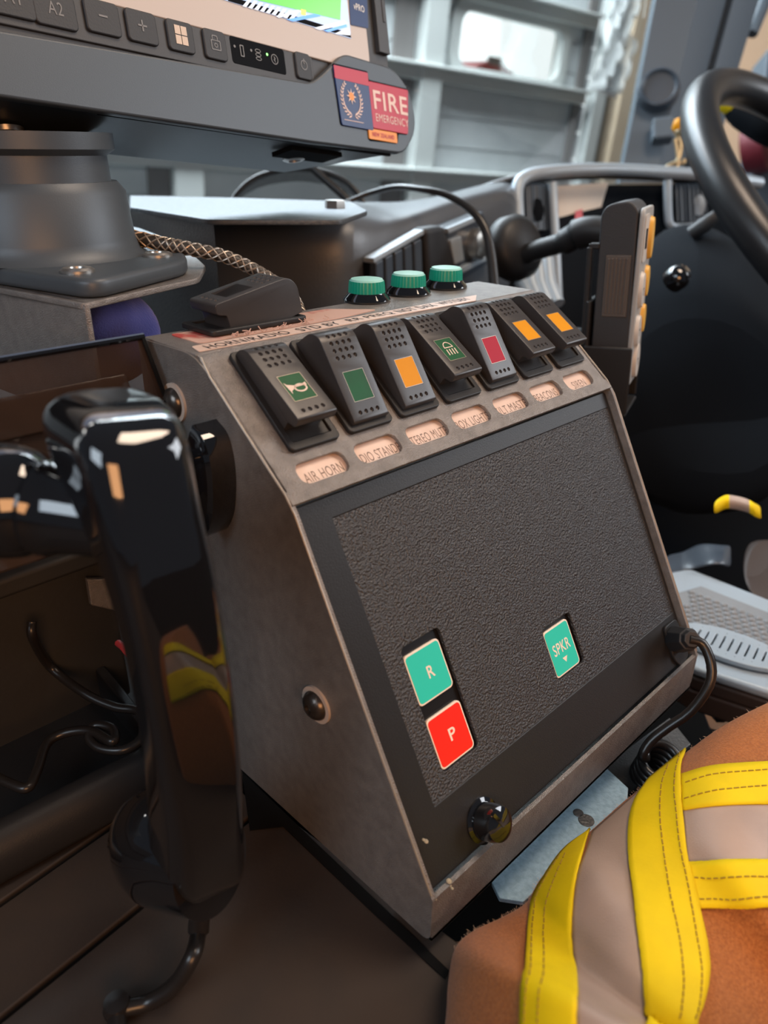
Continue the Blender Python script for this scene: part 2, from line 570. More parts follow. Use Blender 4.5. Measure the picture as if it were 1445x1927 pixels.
# wall strips beside the door
x0 = gl(1129, 200)[0]
b = B()
b.box((x0 + 0.04, 0, -0.04), (0.09, 5.5, 0.05))
struct(b.build('trim_1', ['garage_dark'], None, smooth=0), 'dark slot beside the garage door').matrix_world = G
xa = gl(1150, 200)[0]
b = B()
b.box((xa + 0.5, 0, 0.0), (1.0, 5.5, 0.12))
struct(b.build('wall_back', ['timber'], None, smooth=0), 'pale timber lining beside the garage door').matrix_world = G
# side wall of the garage, seen through the driver's window
b = B()
b.box((3.1, 0, 1.6), (0.1, 6.5, 6.0))
struct(b.build('wall_right', ['beige'], None, smooth=0), 'beige board side wall of the garage').matrix_world = G

gp = thing('garage_column', 'grey steel column seen through the driver window behind the steering wheel', 'column', D(1440, 300, 2.6))
b = B()
gi = gp.matrix_world.inverted()
q0, q1 = D(1403, 420, 2.6), D(1445, 90, 2.6)
wv = RM @ V((1, 0, 0)) * 0.16
dv = RM @ V((0, 0, -1)) * 0.12
b.hexa([gi @ p for p in (q0, q0 + wv, q0 + wv + dv, q0 + dv, q1, q1 + wv, q1 + wv + dv, q1 + dv)])
b.build('garage_column', ['pillar'], gp, bevel=0.01)
hr = thing('hose_reel', 'dark red rounded reel on the grey column behind the steering wheel', 'hose reel', D(1432, 275, 2.52))
b = B()
T = (RM.to_4x4())
b.lathe([(0.0001, -0.05), (0.075, -0.05), (0.085, -0.02), (0.085, 0.02), (0.06, 0.03), (0.0001, 0.035)], T @ M.Rotation(R(50), 4, 'Y'), 26)
b.build('reel_drum', ['reel'], hr)

# bright yard outside, and a red vehicle parked there
b = B()
b.box((0, 1.0, -9.0), (30, 16, 0.1))
struct(b.build('sky', ['sky'], None, smooth=0), 'bright overcast sky').matrix_world = G
x, y = gl(884, 134, -6.0)
rv = thing('red_vehicle', 'small red vehicle seen through the garage door window', 'vehicle', G @ M.Translation((x, y, -6.0)))
b = B()
b.prism(rounded([(-0.35, -0.9), (0.42, -0.9), (0.42, 0.02), (0.25, 0.06), (0.16, 0.12), (-0.10, 0.12), (-0.35, 0.02)], 0.06), -0.5, 0.5)
b.build('vehicle_body', ['carred'], rv, bevel=0.03)
for sx in (-0.2, 0.26):
    b = B()
    b.lathe([(0.0001, -0.06), (0.15, -0.06), (0.15, 0.06), (0.0001, 0.06)], M.Translation((sx, -0.9, 0.48)), 20)
    b.build('wheel', ['deep'], rv)
b = B()
b.box((0.0, 0.12, 0.49), (0.26, 0.10, 0.04))
b.build('windscreen', ['garage_dark'], rv, bevel=0.01)

# clear bag of papers hanging near the door post
hp = G @ V((*gl(1165, 75, 0.35), 0.35))
bag = thing('clear_plastic_bag', 'clear crinkled plastic bag hanging beside the right door post', 'plastic bag', G @ M.Translation((*gl(1165, 75, 0.35), 0.35)))
b = B()
rows = []
for i in range(15):
    t = i / 14
    wv_ = 0.09 + 0.05 * t
    rows.append([V(((j / 8 - 0.5) * 2 * wv_ + random.uniform(-.008, .008), 0.26 - 0.5 * t, 0.03 * math.sin(j * 1.7 + i * .8) + random.uniform(-.012, .012))) for j in range(9)])
b.grid(rows)
b.build('bag_film', ['clearbag'], bag, thick=0.002)
b = B()
b.box((0.02, -0.17, -0.03), (0.22, 0.16, 0.004), 0, M.Rotation(R(-6), 4, 'Z'))
b.build('paper_sheet', ['white'], bag)

# windscreen glass
b = B()
c = [D(-160, -260, 1.05), D(1250, -260, 1.32), D(1172, 345, 1.36), D(-160, 420, 0.98)]
nn = (c[1] - c[0]).cross(c[3] - c[0]).normalized() * 0.005
b.hexa([*c, *[p + nn for p in c]])
struct(b.build('window_1', ['glass'], None, smooth=0), 'windscreen glass')

# right windscreen pillar
b = B()
secs = []
for y, xl, xm, xr, dl in ((-160, 1262, 1352, 1490, 1.22), (0, 1226, 1312, 1428, 1.25), (140, 1199, 1278, 1386, 1.27), (258, 1176, 1252, 1356, 1.28), (345, 1158, 1232, 1330, 1.29)):
    secs.append([D(xl, y, dl + 0.05), D(xl + 8, y, dl), D(xm, y - 2, dl - 0.01), D(xm + 22, y - 2, dl + 0.015), D((xm + xr) / 2, y - 2, dl + 0.10), D((xm + xr) / 2 + 10, y - 2, dl + 0.085), D(xr, y, dl + 0.12), D(xr, y, dl + 0.2), D(xl, y, dl + 0.2)])
b.loft(secs)
pil = struct(b.build('trim_2', ['pillar'], None, smooth=50), 'blue grey windscreen pillar')
sp = D(1240, 166, 1.245)
T = frame(sp, RM @ V((0.93, 0.06, 0.25)), RM @ V((0.08, 1, 0)))
b = B()
b.lathe([(0.0001, 0.002), (0.024, 0.002), (0.028, 0.007), (0.031, 0.006), (0.034, -0.004), (0.034, -0.014), (0.0001, -0.014)], T, 32)
o = b.build('pillar_speaker', ['dash_panel'], pil)
b = B()
b.box((0, 0, 0), (0.034, 0.036, 0.03), 0, frame(D(1246, 247, 1.25), RM @ V((1, 0, 0.2)), RM @ V((0, 1, 0))))
b.build('pillar_clip', ['pillar'], pil, bevel=0.005)
# window frame beyond the pillar
b = B()
b.tube([D(1470, -80, 1.5), D(1432, 22, 1.5), D(1414, 64, 1.5)], 0.012, 8)
struct(b.build('trim_3', ['pillar'], None), 'driver window frame')

# ------------------------------------------------------------------ switch console
CW = 0.25
PA, PB, PD, PE = V((0, 0.1087, 0.0499)), V((0, 0.0625, 0.0499)), V((0, -0.0853, -0.1562)), V((0, -0.0851, -0.1832))
d1 = -PB.normalized()
n1 = V((0, d1.z, -d1.y))
d2 = PD.normalized()
n2 = V((0, d2.z, -d2.y))
console = thing('switch_console', 'grey hammered metal switch console with a row of rocker switches above a black radio panel', 'console', (0, 0, 0))
TS = frame((0, 0, 0), (1, 0, 0), -d1)          # switch strip: x along the row, y up the slope, z out
TF = frame((0, 0, 0), (1, 0, 0), -d2)          # sloped front: the same for the radio panel
TT = frame(PB, (1, 0, 0), (0, 1, 0))           # flat top
PITCH, PX0 = 0.03333, 0.0249

hb = B()
side = rounded([(0.1130, 0.0490), (0.0625, 0.0499), (0, 0), (-0.0853, -0.1562), (-0.0851, -0.1832), (0.1130, -0.1832), (0.1130, 0.0499)],
               [0.0, 0.010, 0.006, 0.001, 0.006, 0.001, 0.001])
for x0, x1 in ((0.0, 0.0022), (CW - 0.0022, CW)):
    hb.prism(side, x0, x1, 0, M(((0, 0, 1, 0), (1, 0, 0, 0), (0, 1, 0, 0), (0, 0, 0, 1))))
pills = [rrect(PX0 + i * PITCH - 0.0138, -0.0002 + 0.0060, PX0 + i * PITCH + 0.0138, 0.0172, 0.0046) for i in range(7)]
strip_loop = [(0.0012, 0.0), (CW - 0.0012, 0.0), (CW - 0.0012, 0.0775), (0.0012, 0.0775)]
hb.plate([strip_loop] + pills, 0.0020, 0, TS, 0.0004)
hb.plate([[(0.0012, 0.0015), (CW - 0.0012, 0.0015), (CW - 0.0012, 0.0462), (0.0012, 0.0462)]], 0.002, 0, TT, 0.0003)
# rolled fold between the top and the strip
arc = []
for i in range(9):
    t = i / 8
    p = (PB - (-d1) * 0.004) * (1 - t) ** 2 + PB * 2 * t * (1 - t) + (PB + V((0, 0.004, 0))) * t * t
    arc.append(p)
hb.loft([[V((x, p.y, p.z)) for p in arc] + [V((x, p.y, p.z)) - V((0, -0.5, 0.86)) * 0.004 for p in arc[::-1]] for x in (0.0014, CW - 0.0014)])
# folded lip under the radio panel, and the return below it
hb.box((CW / 2, -0.0851 + 0.0011, -0.1697), (CW - 0.002, 0.0022, 0.0268))
hb.box((CW / 2, -0.0701, -0.1821), (CW - 0.002, 0.030, 0.0022))
# inner strip backing under the switches
housing = hb.build('housing', ['hammer'], console, bevel=0.0007, seg=2)

b = B()
b.tube([V((0.0003, 0.0585, 0.0497)), V((0.0003, 0.0530, 0.0424)), V((0.0003, 0.0040, 0.0032)), V((0.0003, -0.0020, -0.0040)), V((0.0003, -0.0840, -0.1540))], 0.00055, 6)
tag(b.build('worn_edge', ['edge'], console, smooth=60), 'bare worn metal along the left edge')
b = B()
b.tube([V((CW - 0.0003, 0.0530, 0.0424)), V((CW - 0.0003, 0.0040, 0.0032)), V((CW - 0.0003, -0.0020, -0.0040)), V((CW - 0.0003, -0.0840, -0.1540))], 0.00055, 6)
tag(b.build('worn_edge', ['edge'], console, smooth=60), 'bare worn metal along the right edge')
words = ['AIR HORN', 'RDIO STANDB', 'STEREO MUTE', '/BOX LIGHTS', 'X/LT.MASTE', 'BEACONS', 'SIREN']
for i, w in enumerate(words):
    b = B()
    x = PX0 + i * PITCH
    b.box((x, 0.0116, -0.0034), (0.0318, 0.0150, 0.0012), 0, TS)
    b.text(w, {0: 0.0215, 6: 0.013, 5: 0.021}.get(i, 0.0275), 0.0050, 1, TS @ M.Translation((x + (0.001 if i < 6 else 0.002), 0.0101, -0.00275)), 0.0)
    b.build('label_insert', ['label', 'ink'], console, smooth=0)

# paper labels stuck on the flat top: a long printed one and scuffed pieces round the hood switch
b = B()
b.plate([rounded([(0.004, 0.0035), (0.19, 0.0005), (0.205, 0.012), (0.0065, 0.0135)], 0.0015)], 0.0004, 0, TT @ M.Translation((0, 0, 0.0005)))
for t, x, wd_ in (('HORN/RADIO', 0.033, 0.046), ('STD BY', 0.075, 0.026), ('RR PREQ', 0.111, 0.032), ('NOT DAX', 0.146, 0.030), ('WSTDBY', 0.178, 0.026)):
    b.text(t, wd_, 0.0068, 1, TT @ M.Translation((x, 0.0073, 0.00062)), 0.004)
b.build('paper_label', ['label', 'ink_black'], console, smooth=0)
b = B()
b.plate([rounded([(0.0125, 0.0165), (0.064, 0.0155), (0.10, 0.0165), (0.128, 0.020), (0.108, 0.0395), (0.012, 0.0415)], 0.003)], 0.0004, 0, TT @ M.Translation((0, 0, 0.0004)))
for k in range(26):
    p = V((random.uniform(0.03, 0.088), random.uniform(0.0135, 0.0175), 0.0008))
    b.tube([TT @ p, TT @ (p + V((random.uniform(-.002, .002), random.uniform(-.001, .001), 0.0012))), TT @ (p + V((random.uniform(-.004, .004), random.uniform(-.002, .001), random.uniform(.0005, .0028))))], 0.00025, 5, 0)
b.build('torn_label', ['redpaper'], console, smooth=0)

# chips of paint and putty in the corner of the lip
b = B()
for q, s in (((845, 1658), 0.0014), ((847, 1666), 0.0008), ((851, 1672), 0.0007), ((802, 1583), 0.0011), ((797, 1580), 0.0007), ((820, 1692), 0.0006)):
    p = on(q[0], q[1], n2 * -0.001, n2)
    b.lathe([(0.0001, -s * .5), (s * .8, -s * .2), (s, 0.0), (s * .5, s * .5), (0.0001, s * .6)], frame(p, (1, .3, 0), (0, 1, .4)), 7)
b.build('putty_crumb', ['putty'], console)

# dome bolt with a pale washer on the left side
for q in (((597, 1325)), ((331, 757))):
    p = X_(q[0], q[1], 0)
    T = frame(p, (0, -1, 0), (0, 0, 1))  # z points to -x
    b = B()
    b.lathe([(0.0001, 0.0), (0.0092, 0.0), (0.0092, 0.0012), (0.006, 0.0013), (0.0001, 0.0013)], T, 32, 1)
    b.lathe([(0.0072, 0.0010), (0.0070, 0.0022), (0.0060, 0.0038), (0.0043, 0.0050), (0.0022, 0.0056), (0.0019, 0.0040), (0.0001, 0.0038)], T, 32, 0)
    tag(b.build('dome_bolt', ['darksteel', 'washer'], console), 'dark dome-headed bolt with a pale washer')


# --- rocker switches: a bezel, a dimpled rocker and a coloured legend lens
def rocker_mesh():
    prof = rounded([(0.0252, -0.009), (0.0262, 0.0045), (0.0222, 0.0098), (0.012, 0.0108), (-0.0200, 0.0136), (-0.0206, 0.0088), (-0.0158, 0.0066), (-0.0165, -0.009)],
                   [0.0005, 0.004, 0.007, 0.004, 0.0016, 0.0016, 0.001, 0.0005], 6)
    b = B()
    b.prism(prof, -0.0108, 0.0108, 0, M(((0, 0, 1, 0), (1, 0, 0, 0), (0, 1, 0, 0), (0, 0, 0, 1))))
    me = b.mesh('cap', ['rocker'], 0)
    o = bpy.data.objects.new('cap_tmp', me)
    COL.objects.link(o)
    q = o.modifiers.new('b', 'BEVEL')
    q.width, q.segments, q.limit_method, q.angle_limit = 0.0017, 3, 'ANGLE', R(50)
    c = B()
    def face_z(y): return 0.0108 + (0.012 - y) * (0.0028 / 0.032) if y < 0.013 else 0.0107 - (y - 0.013) * 0.11 - max(0, y - 0.019) ** 2 * 60
    for y in (0.0218, 0.0180, 0.0144, 0.0108, -0.0158):
        for x in (-0.0054, -0.0018, 0.0018, 0.0054):
            c.lathe([(0.00005, -0.0009), (0.0008, -0.0005), (0.00115, 0.0003), (0.00115, 0.002), (0.00005, 0.002)], M.Translation((x, y, face_z(y) - 0.0003)), 10)
    c.box((0, -0.0033, face_z(-0.0033)), (0.0128, 0.0150, 0.0016), 0, M.Translation((0, 0, 0)))
    cm = c.mesh('cut', ['rocker'], 0)
    k = bpy.data.objects.new('cut_tmp', cm)
    COL.objects.link(k)
    q = o.modifiers.new('c', 'BOOLEAN')
    q.object, q.operation, q.solver = k, 'DIFFERENCE', 'EXACT'
    dg = bpy.context.evaluated_depsgraph_get()
    me2 = bpy.data.meshes.new_from_object(o.evaluated_get(dg))
    me2.name = 'rocker'
    for ob in (o, k):
        bpy.data.objects.remove(ob)
    me2.shade_smooth()
    me2.set_sharp_from_angle(angle=R(38))
    return me2


ROCKER = rocker_mesh()
bz = B()
bz.plate([rrect(-0.0133, -0.0268, 0.0133, 0.0268, 0.002), rrect(-0.0112, -0.0236, 0.0112, 0.0258, 0.001)], 0.0024, 0, None, 0.0006, False)
bz.box((0, 0.001, 0.0008), (0.0226, 0.0498, 0.0009))
BEZEL = bz.mesh('rocker_switch', ['black'], 40)
PIV = M.Translation((0, 0, -0.003)) @ M.Rotation(R(22), 4, 'X') @ M.Translation((0, 0, 0.003))
LENS_T = M.Translation((0, -0.0033, 0.01195)) @ M.Rotation(R(-5.0), 4, 'X')


def icon_horn(b, T):
    b.add(*curve_mesh([[(-0.0048, 0.0030), (-0.0040, 0.0018), (-0.0010, 0.0008), (0.0030, 0.0008), (0.0046, 0.0014), (0.0046, -0.0002), (0.0030, 0.0000), (-0.0010, -0.0002), (-0.0036, -0.0016), (-0.0040, -0.0030)]], 0.00005), 2, T)
    b.add(*curve_mesh([circle(0.0012, -0.0008, 0.0030, 22, 0.0021), circle(0.0012, -0.0008, 0.0023, 22, 0.0014)], 0.00005), 2, T)


def icon_light(b, T):
    out = [(0.0030 * math.cos(R(a)), 0.0008 + 0.0036 * math.sin(R(a))) for a in range(0, 181, 12)]
    inn = [(0.0024 * math.cos(R(a)), 0.0013 + 0.0026 * math.sin(R(a))) for a in range(0, 181, 12)]
    b.add(*curve_mesh([out, inn], 0.00005), 2, T)
    for k in range(4):
        x = -0.0027 + k * 0.0018
        b.add(*curve_mesh([[(x, 0.0000), (x + 0.0006, 0.0000), (x + 0.0001, -0.0034), (x - 0.0005, -0.0034)]], 0.00005), 2, T)


def rocker_switch(T, raised, lens, icon, label):
    o = bpy.data.objects.new('rocker_switch', BEZEL)
    COL.objects.link(o)
    o.parent = console
    o.matrix_world = T
    tag(o, label)
    c = bpy.data.objects.new('rocker', ROCKER)
    COL.objects.link(c)
    c.parent = o
    Q = raised if isinstance(raised, M) else M.Identity(4) if raised else PIV
    c.matrix_local = Q
    b = B()
    if lens == 'lens_dark':
        b.box((0, -0.0033, 0.0114), (0.0127, 0.0149, 0.0004))
    else:
        b.box((0, 0, -0.0004), (0.0126, 0.0148, 0.0012), 0, LENS_T)
        b.plate([rrect(-0.0063, -0.0074, 0.0063, 0.0074, 0.0003), rrect(-0.00605, -0.00715, 0.00605, 0.00715, 0.0002)], 0.0001, 1, LENS_T @ M.Translation((0, 0, 0.00028)))
        if icon:
            icon(b, LENS_T @ M.Translation((0, 0, 0.0003)) @ M.Scale(1.12, 4))
    l = b.build('legend_lens', [lens, 'edge', 'label'], o, smooth=0)
    l.matrix_local = Q
    return o


SW = [(True, 'lens_green', icon_horn, 'rocker with a green horn legend, lower end raised'),
      (False, 'lens_green', None, 'rocker with a plain dark green legend, lower end pressed in'),
      (False, 'lens_amber', None, 'rocker with an amber legend, lower end pressed in'),
      (True, 'lens_green', icon_light, 'rocker with a green work light legend'),
      (False, 'lens_red', None, 'rocker with a crimson legend'),
      (True, 'lens_amber', None, 'rocker with an amber legend above the BEACONS label'),
      (True, 'lens_amber', None, 'rocker with an amber legend above the SIREN label')]
for i, (ra, le, ic, la) in enumerate(SW):
    rocker_switch(TS @ M.Translation((0.0277 + i * PITCH, 0.0490, 0.0)), ra, le, ic, la)
rocker_switch(TT @ M.Translation((0.0505, 0.0345, 0.0010)) @ M.Rotation(R(-90), 4, 'Z') @ M.Scale(1.04, 4), M.Translation((0, 0, 0.0056)) @ M.Rotation(R(16), 4, 'X'), 'lens_dark', None, 'rocker lying on the flat top with an empty legend window')

# --- three green jewel lamps
for q in ((690, 566), (768, 553), (838, 541)):
    p = Z_(q[0], q[1], 0.0499)
    T = M.Translation(p)
    b = B()
    b.lathe([(0.0001, 0), (0.0136, 0), (0.0140, 0.0012), (0.0134, 0.0022), (0.0112, 0.0044), (0.0108, 0.0052), (0.0001, 0.0052)], T, 40)
    base = b.build('indicator_lamp', ['gloss'], console)
    b = B()
    rib = [[V((r * (1 + (0.022 if (k % 2) else -0.01)) * math.cos(2 * math.pi * k / 72), r * (1 + (0.022 if (k % 2) else -0.01)) * math.sin(2 * math.pi * k / 72), h)) for k in range(72)]
           for r, h in ((0.0106, 0.005), (0.0104, 0.0090), (0.0100, 0.0116))]
    b.loft(rib, 0, True, T)
    b.lathe([(0.0001, 0.0114), (0.0098, 0.0115), (0.0092, 0.0126), (0.0060, 0.0131), (0.0001, 0.0133)], T, 40, 1)
    b.build('jewel', ['jewel', 'jewel_top'], base)

# ------------------------------------------------------------------ radio control head behind the sloped opening
radio = thing('radio_control_panel', 'black grained radio panel with R, P and SPKR keys in the console front', 'radio panel', TF)
FO = -0.0042
b = B()
b.plate([rrect(0.0034, -0.1762, CW - 0.0034, -0.0022, 0.0015), rrect(0.0200, -0.1472, CW - 0.0050, -0.0110, 0.001)], 0.003, 0, M.Translation((0, 0, FO)), 0.0006)
b.build('face_frame', ['black'], radio, smooth=40)
b = B()
b.plate([rrect(0.0205, -0.1468, CW - 0.0056, -0.0114, 0.0012), rrect(0.0313, -0.1375, 0.0577, -0.0765, 0.003), rrect(0.1235, -0.1365, 0.1500, -0.1070, 0.0025)],
        0.0022, 0, M.Translation((0, 0, FO - 0.0004)), 0.0004)
b.build('grained_panel', ['grain'], radio, smooth=40)
for c, s in (((0.0445, -0.107, FO - 0.0033), (0.031, 0.066, 0.0012)), ((0.1368, -0.1218, FO - 0.0033), (0.031, 0.034, 0.0012))):
    b = B()
    b.box(c, s)
    b.build('key_backing', ['lens_dark'], radio, smooth=0)
for (x0, y0, x1, y1), col, t, la in (((0.0322, -0.1052, 0.0550, -0.0815), 'teal', 'R', 'teal R key'), ((0.0322, -0.1362, 0.0550, -0.1125), 'redkey', 'P', 'red P key'), ((0.1243, -0.1352, 0.1462, -0.1098), 'teal', 'SPKR', 'teal SPKR key')):
    b = B()
    z = FO - 0.0012
    b.plate([rrect(x0, y0, x1, y1, 0.0022)], 0.0016, 1, M.Translation((0, 0, z)), 0.0003)
    b.plate([rrect(x0 + 0.0006, y0 + 0.0006, x1 - 0.0006, y1 - 0.0006, 0.0018)], 0.0001, 0, M.Translation((0, 0, z + 0.00012)))
    cx, cy = (x0 + x1) / 2, (y0 + y1) / 2
    if t == 'SPKR':
        b.text(t, 0.0150, 0.0062, 1, M.Translation((cx, cy + 0.001, z + 0.0002)), 0.012)
        b.add([(cx - 0.0022, cy - 0.0048, z + 0.0002), (cx + 0.0022, cy - 0.0048, z + 0.0002), (cx, cy - 0.0078, z + 0.0002)], [(0, 2, 1)], 1)
    else:
        b.text(t, 0.0042, 0.0058, 1, M.Translation((cx + 0.001, cy, z + 0.0002)), 0.016)
    tag(b.build('key', [col, 'keyrim'], radio, smooth=40), la)
p = TF.inverted() @ on(917, 1546, n2 * (FO + 0.003), n2)
b = B()
T = M.Translation((p.x, p.y, FO))
b.lathe([(0.0105, 0.0), (0.0105, 0.001), (0.0086, 0.0016), (0.0086, 0.0085), (0.0078, 0.0112), (0.0055, 0.0122), (0.0001, 0.0126)], T, 36)
b.box((0, 0.0035, 0.0122), (0.0016, 0.0085, 0.0016), 0, T @ M.Rotation(R(25), 4, 'Z'))
tag(b.build('volume_knob', ['gloss'], radio), 'shiny black round knob')

# ------------------------------------------------------------------ microphone plug and its curly cord
pl = on(1268, 1203, n2 * FO, n2)
plc = TF.inverted() @ pl
cord = thing('curly_microphone_cord', 'black curly cord plugged into the lower right corner of the radio panel', 'cord', pl)
cord_inv = cord.matrix_world.inverted()
b = B()
T = cord_inv @ TF @ M.Translation((plc.x, plc.y, FO))
b.plate([rounded([(-0.0085, 0.011), (0.0055, 0.011), (0.0075, 0.006), (0.0075, -0.0135), (-0.0035, -0.0165), (-0.0085, -0.010)], 0.003)], 0.002, 0, T, 0.0005, False)
b.build('plug_plate', ['black'], cord, smooth=40)
b = B()
c0 = cord_inv @ pl
e0 = cord_inv @ on(1303, 1203, n2 * (FO + 0.022), n2)
dirv = (e0 - c0)
b.tube([c0 + dirv * t for t in (0.05, 0.3, 0.6, 0.85, 0.87, 1.0)], [0.0085, 0.0085, 0.0075, 0.0068, 0.0055, 0.005], 8)
b.build('plug_body', ['black_soft'], cord, bevel=0.0008)
path = [on(1296, 1203, n2 * (FO + 0.020), n2)]
for x, y, d in ((1322, 1212, .445), (1338, 1250, .442), (1334, 1290, .442), (1300, 1338, .446), (1258, 1368, .450), (1224, 1395, .452), (1209, 1420, .452)):
    path.append(D(x, y, d))
ax = (D(1196, 1500, .492) - D(1246, 1424, .452))
o0 = D(1248, 1428, .455)
axn = ax.normalized()
ra = (RM @ V((1, 0, 0)))
ra = (ra - axn * ra.dot(axn)).normalized()
rb = axn.cross(ra)
ang0 = R(180)
for k in range(0, 14 * 11 + 1):
    a = ang0 + 2 * math.pi * k / 14
    path.append(o0 + axn * (k / 14 * 0.0060) + (ra * math.cos(a) + rb * math.sin(a)) * 0.0108)
b = B()
b.tube([cord_inv @ q for q in smooth_path(path, 3)], 0.0029, 10)
b.build('curly_lead', ['cable'], cord, smooth=60)

# ------------------------------------------------------------------ tablet in its dock
TBO = D(760, 290, 0.57)
TB = frame(TBO, (0.99146, 0.10043, -0.08318), (0.05768, 0.23430, 0.97045))
TBI = TB.inverted()
TBN = TB.to_3x3() @ V((0, 0, 1))


def tl(x, y, off=0.0):
    q = TBI @ on(x, y, TB @ V((0, 0, off)), TBN)
    return q.x, q.y


dock = thing('tablet_dock', 'charcoal metal dock holding the tablet, with a red and blue FIRE EMERGENCY badge', 'tablet dock', TB)
out = [tl(760, 286), tl(784, 240), tl(770, 172), tl(742, 132), tl(648, 104), tl(606, 146), tl(586, 160), tl(0, 62)]
lx, ly = out[-1]
out = out + [(lx - 0.16, ly - 0.002), (lx - 0.16, 0.0), (out[0][0] - 0.1, 0.0)]
b = B()
b.plate([rounded(out, [0.008, 0.02, 0.012, 0.02, 0.006, 0.008, 0.006, 0, 0.001, 0.001, 0])], 0.006, 0, None, 0.0012)
b.build('dock_lip', ['cradle'], dock, smooth=45)
# underside tray: deeper than the lip and set a little in
b = B()
x1 = out[0][0]
b.hexa([V((-0.50, 0.0012, -0.0065)), V((x1 - 0.004, 0.0012, -0.0065)), V((x1 - 0.035, 0.004, -0.095)), V((-0.50, 0.004, -0.095)),
        V((-0.50, 0.022, -0.0065)), V((x1 + 0.004, 0.022, -0.0065)), V((x1 - 0.02, 0.022, -0.095)), V((-0.50, 0.022, -0.095))])
b.build('dock_tray', ['cradle'], dock, bevel=0.002)
b = B()
b.box((-0.13, 0.0, -0.006), (0.24, 0.002, 0.0022))
b.box((-0.075, -0.0005, -0.028), (0.05, 0.003, 0.02))
b.build('dock_underside_rib', ['deep'], dock, smooth=0)
for q in ((553, 293), (12, 242)):
    p = TBI @ on(q[0], q[1], TB @ V((0, 0.001, 0)), TB.to_3x3() @ V((0, 1, 0)))
    b = B()
    b.lathe([(0.0001, 0), (0.0088, 0), (0.0085, 0.0025), (0.006, 0.0036), (0.0045, 0.0036), (0.004, 0.002), (0.0001, 0.002)], frame(p, (1, 0, 0), (0, 0, 1)), 26)
    tag(b.build('dock_bolt', ['steel'], dock), 'silver bolt under the dock')
# badge
bk = B()
bl = [tl(625, 123), tl(689, 138), tl(691, 154), tl(765, 171), tl(765, 253), tl(747, 252), tl(746, 270), tl(694, 265), tl(693, 243), tl(640, 235)]
bk.plate([rounded([(x + (0.0012 if i in (1, 2, 3, 4, 5, 6) else 0), y + (0.0014 if i < 4 else 0)) for i, (x, y) in enumerate(bl)], 0.0018)], 0.0006, 3, M.Translation((0, 0, 0.0004)))
xb0, xb1 = bl[0][0], bl[1][0]
yb = tl(625, 144)[1]
bk.plate([rounded([(bl[0][0], bl[0][1]), (bl[1][0], bl[0][1] + (bl[1][1] - bl[0][1])), (bl[1][0], bl[9][1]), (bl[9][0] + 0.001, bl[9][1])], 0.0016)], 0.0012, 0, M.Translation((0, 0, 0.0012)), 0.0003)
bk.plate([rounded([(bl[0][0], bl[0][1]), (bl[1][0], bl[1][1]), (bl[1][0], yb - 0.001), (bl[0][0], yb - 0.001)], 0.0008)], 0.0006, 1, M.Translation((0, 0, 0.00135)))
bk.plate([rounded([bl[2], (bl[3][0], bl[3][1]), (bl[4][0], bl[4][1]), (bl[2][0], bl[4][1])], 0.0012)], 0.0012, 1, M.Translation((0, 0, 0.0013)), 0.0003)
bk.plate([rounded([(bl[7][0], bl[5][1]), (bl[6][0], bl[5][1]), (bl[6][0], bl[6][1]), (bl[7][0], bl[6][1])], [0, 0, 0.001, 0.001])], 0.001, 2, M.Translation((0, 0, 0.0011)), 0.0002)
rx = (bl[2][0] + bl[3][0]) / 2
ry0, ry1 = bl[4][1], bl[3][1]
bk.text('FIRE', (bl[3][0] - bl[2][0]) * 0.86, 0.0125, 4, M.Translation((rx, ry0 + (ry1 - ry0) * 0.62, 0.0015)), 0.012)
bk.text('EMERGENCY', (bl[3][0] - bl[2][0]) * 0.84, 0.0052, 4, M.Translation((rx, ry0 + (ry1 - ry0) * 0.24, 0.0015)), 0.0)
bk.text('NEW ZEALAND', (bl[6][0] - bl[7][0]) * 0.78, 0.0028, 1, M.Translation(((bl[6][0] + bl[7][0]) / 2, (bl[5][1] + bl[6][1]) / 2, 0.0013)), 0.02)
ccx, ccy = tl(659, 187)
rr = 0.0098
for sgn in (-1, 1):
    for k in range(11):
        a = R(-82 + k * 13.2)
        px_, py_ = ccx + sgn * rr * math.cos(a), ccy + rr * math.sin(a) * 1.12
        for dd in (-1, 1):
            t = a + R(90) + dd * R(32)
            L = 0.0042 - 0.00018 * k
            ex, ey = px_ + sgn * L * math.cos(t), py_ + L * math.sin(t)
            ox, oy = -math.sin(t) * 0.0006 * sgn, math.cos(t) * 0.0006
            bk.add([(px_, py_, 0.0015), ((px_ + ex) / 2 + ox, (py_ + ey) / 2 + oy, 0.0015), (ex, ey, 0.0015), ((px_ + ex) / 2 - ox, (py_ + ey) / 2 - oy, 0.0015)], [(0, 1, 2, 3)], 4)
star = [((0.0052 if i % 2 == 0 else 0.0022) * math.sin(math.pi * i / 8) + ccx, (0.0052 if i % 2 == 0 else 0.0022) * math.cos(math.pi * i / 8) + ccy + 0.0015) for i in range(16)]
bk.add([(x, y, 0.0015) for x, y in star], [list(range(16))], 4)
bk.add([(x, y, 0.00156) for x, y in circle(ccx, ccy + 0.0015, 0.0026, 16)], [list(range(16))], 2)
bk.box((ccx, bl[9][1] + 0.0035, 0.0014), (0.020, 0.0004, 0.0001), 4)
tag(bk.build('badge', ['navy', 'badge_red', 'badge_orange', 'deep', 'badge_pale'], dock, smooth=30), 'glossy red, navy and orange FIRE EMERGENCY badge with a pale crest')

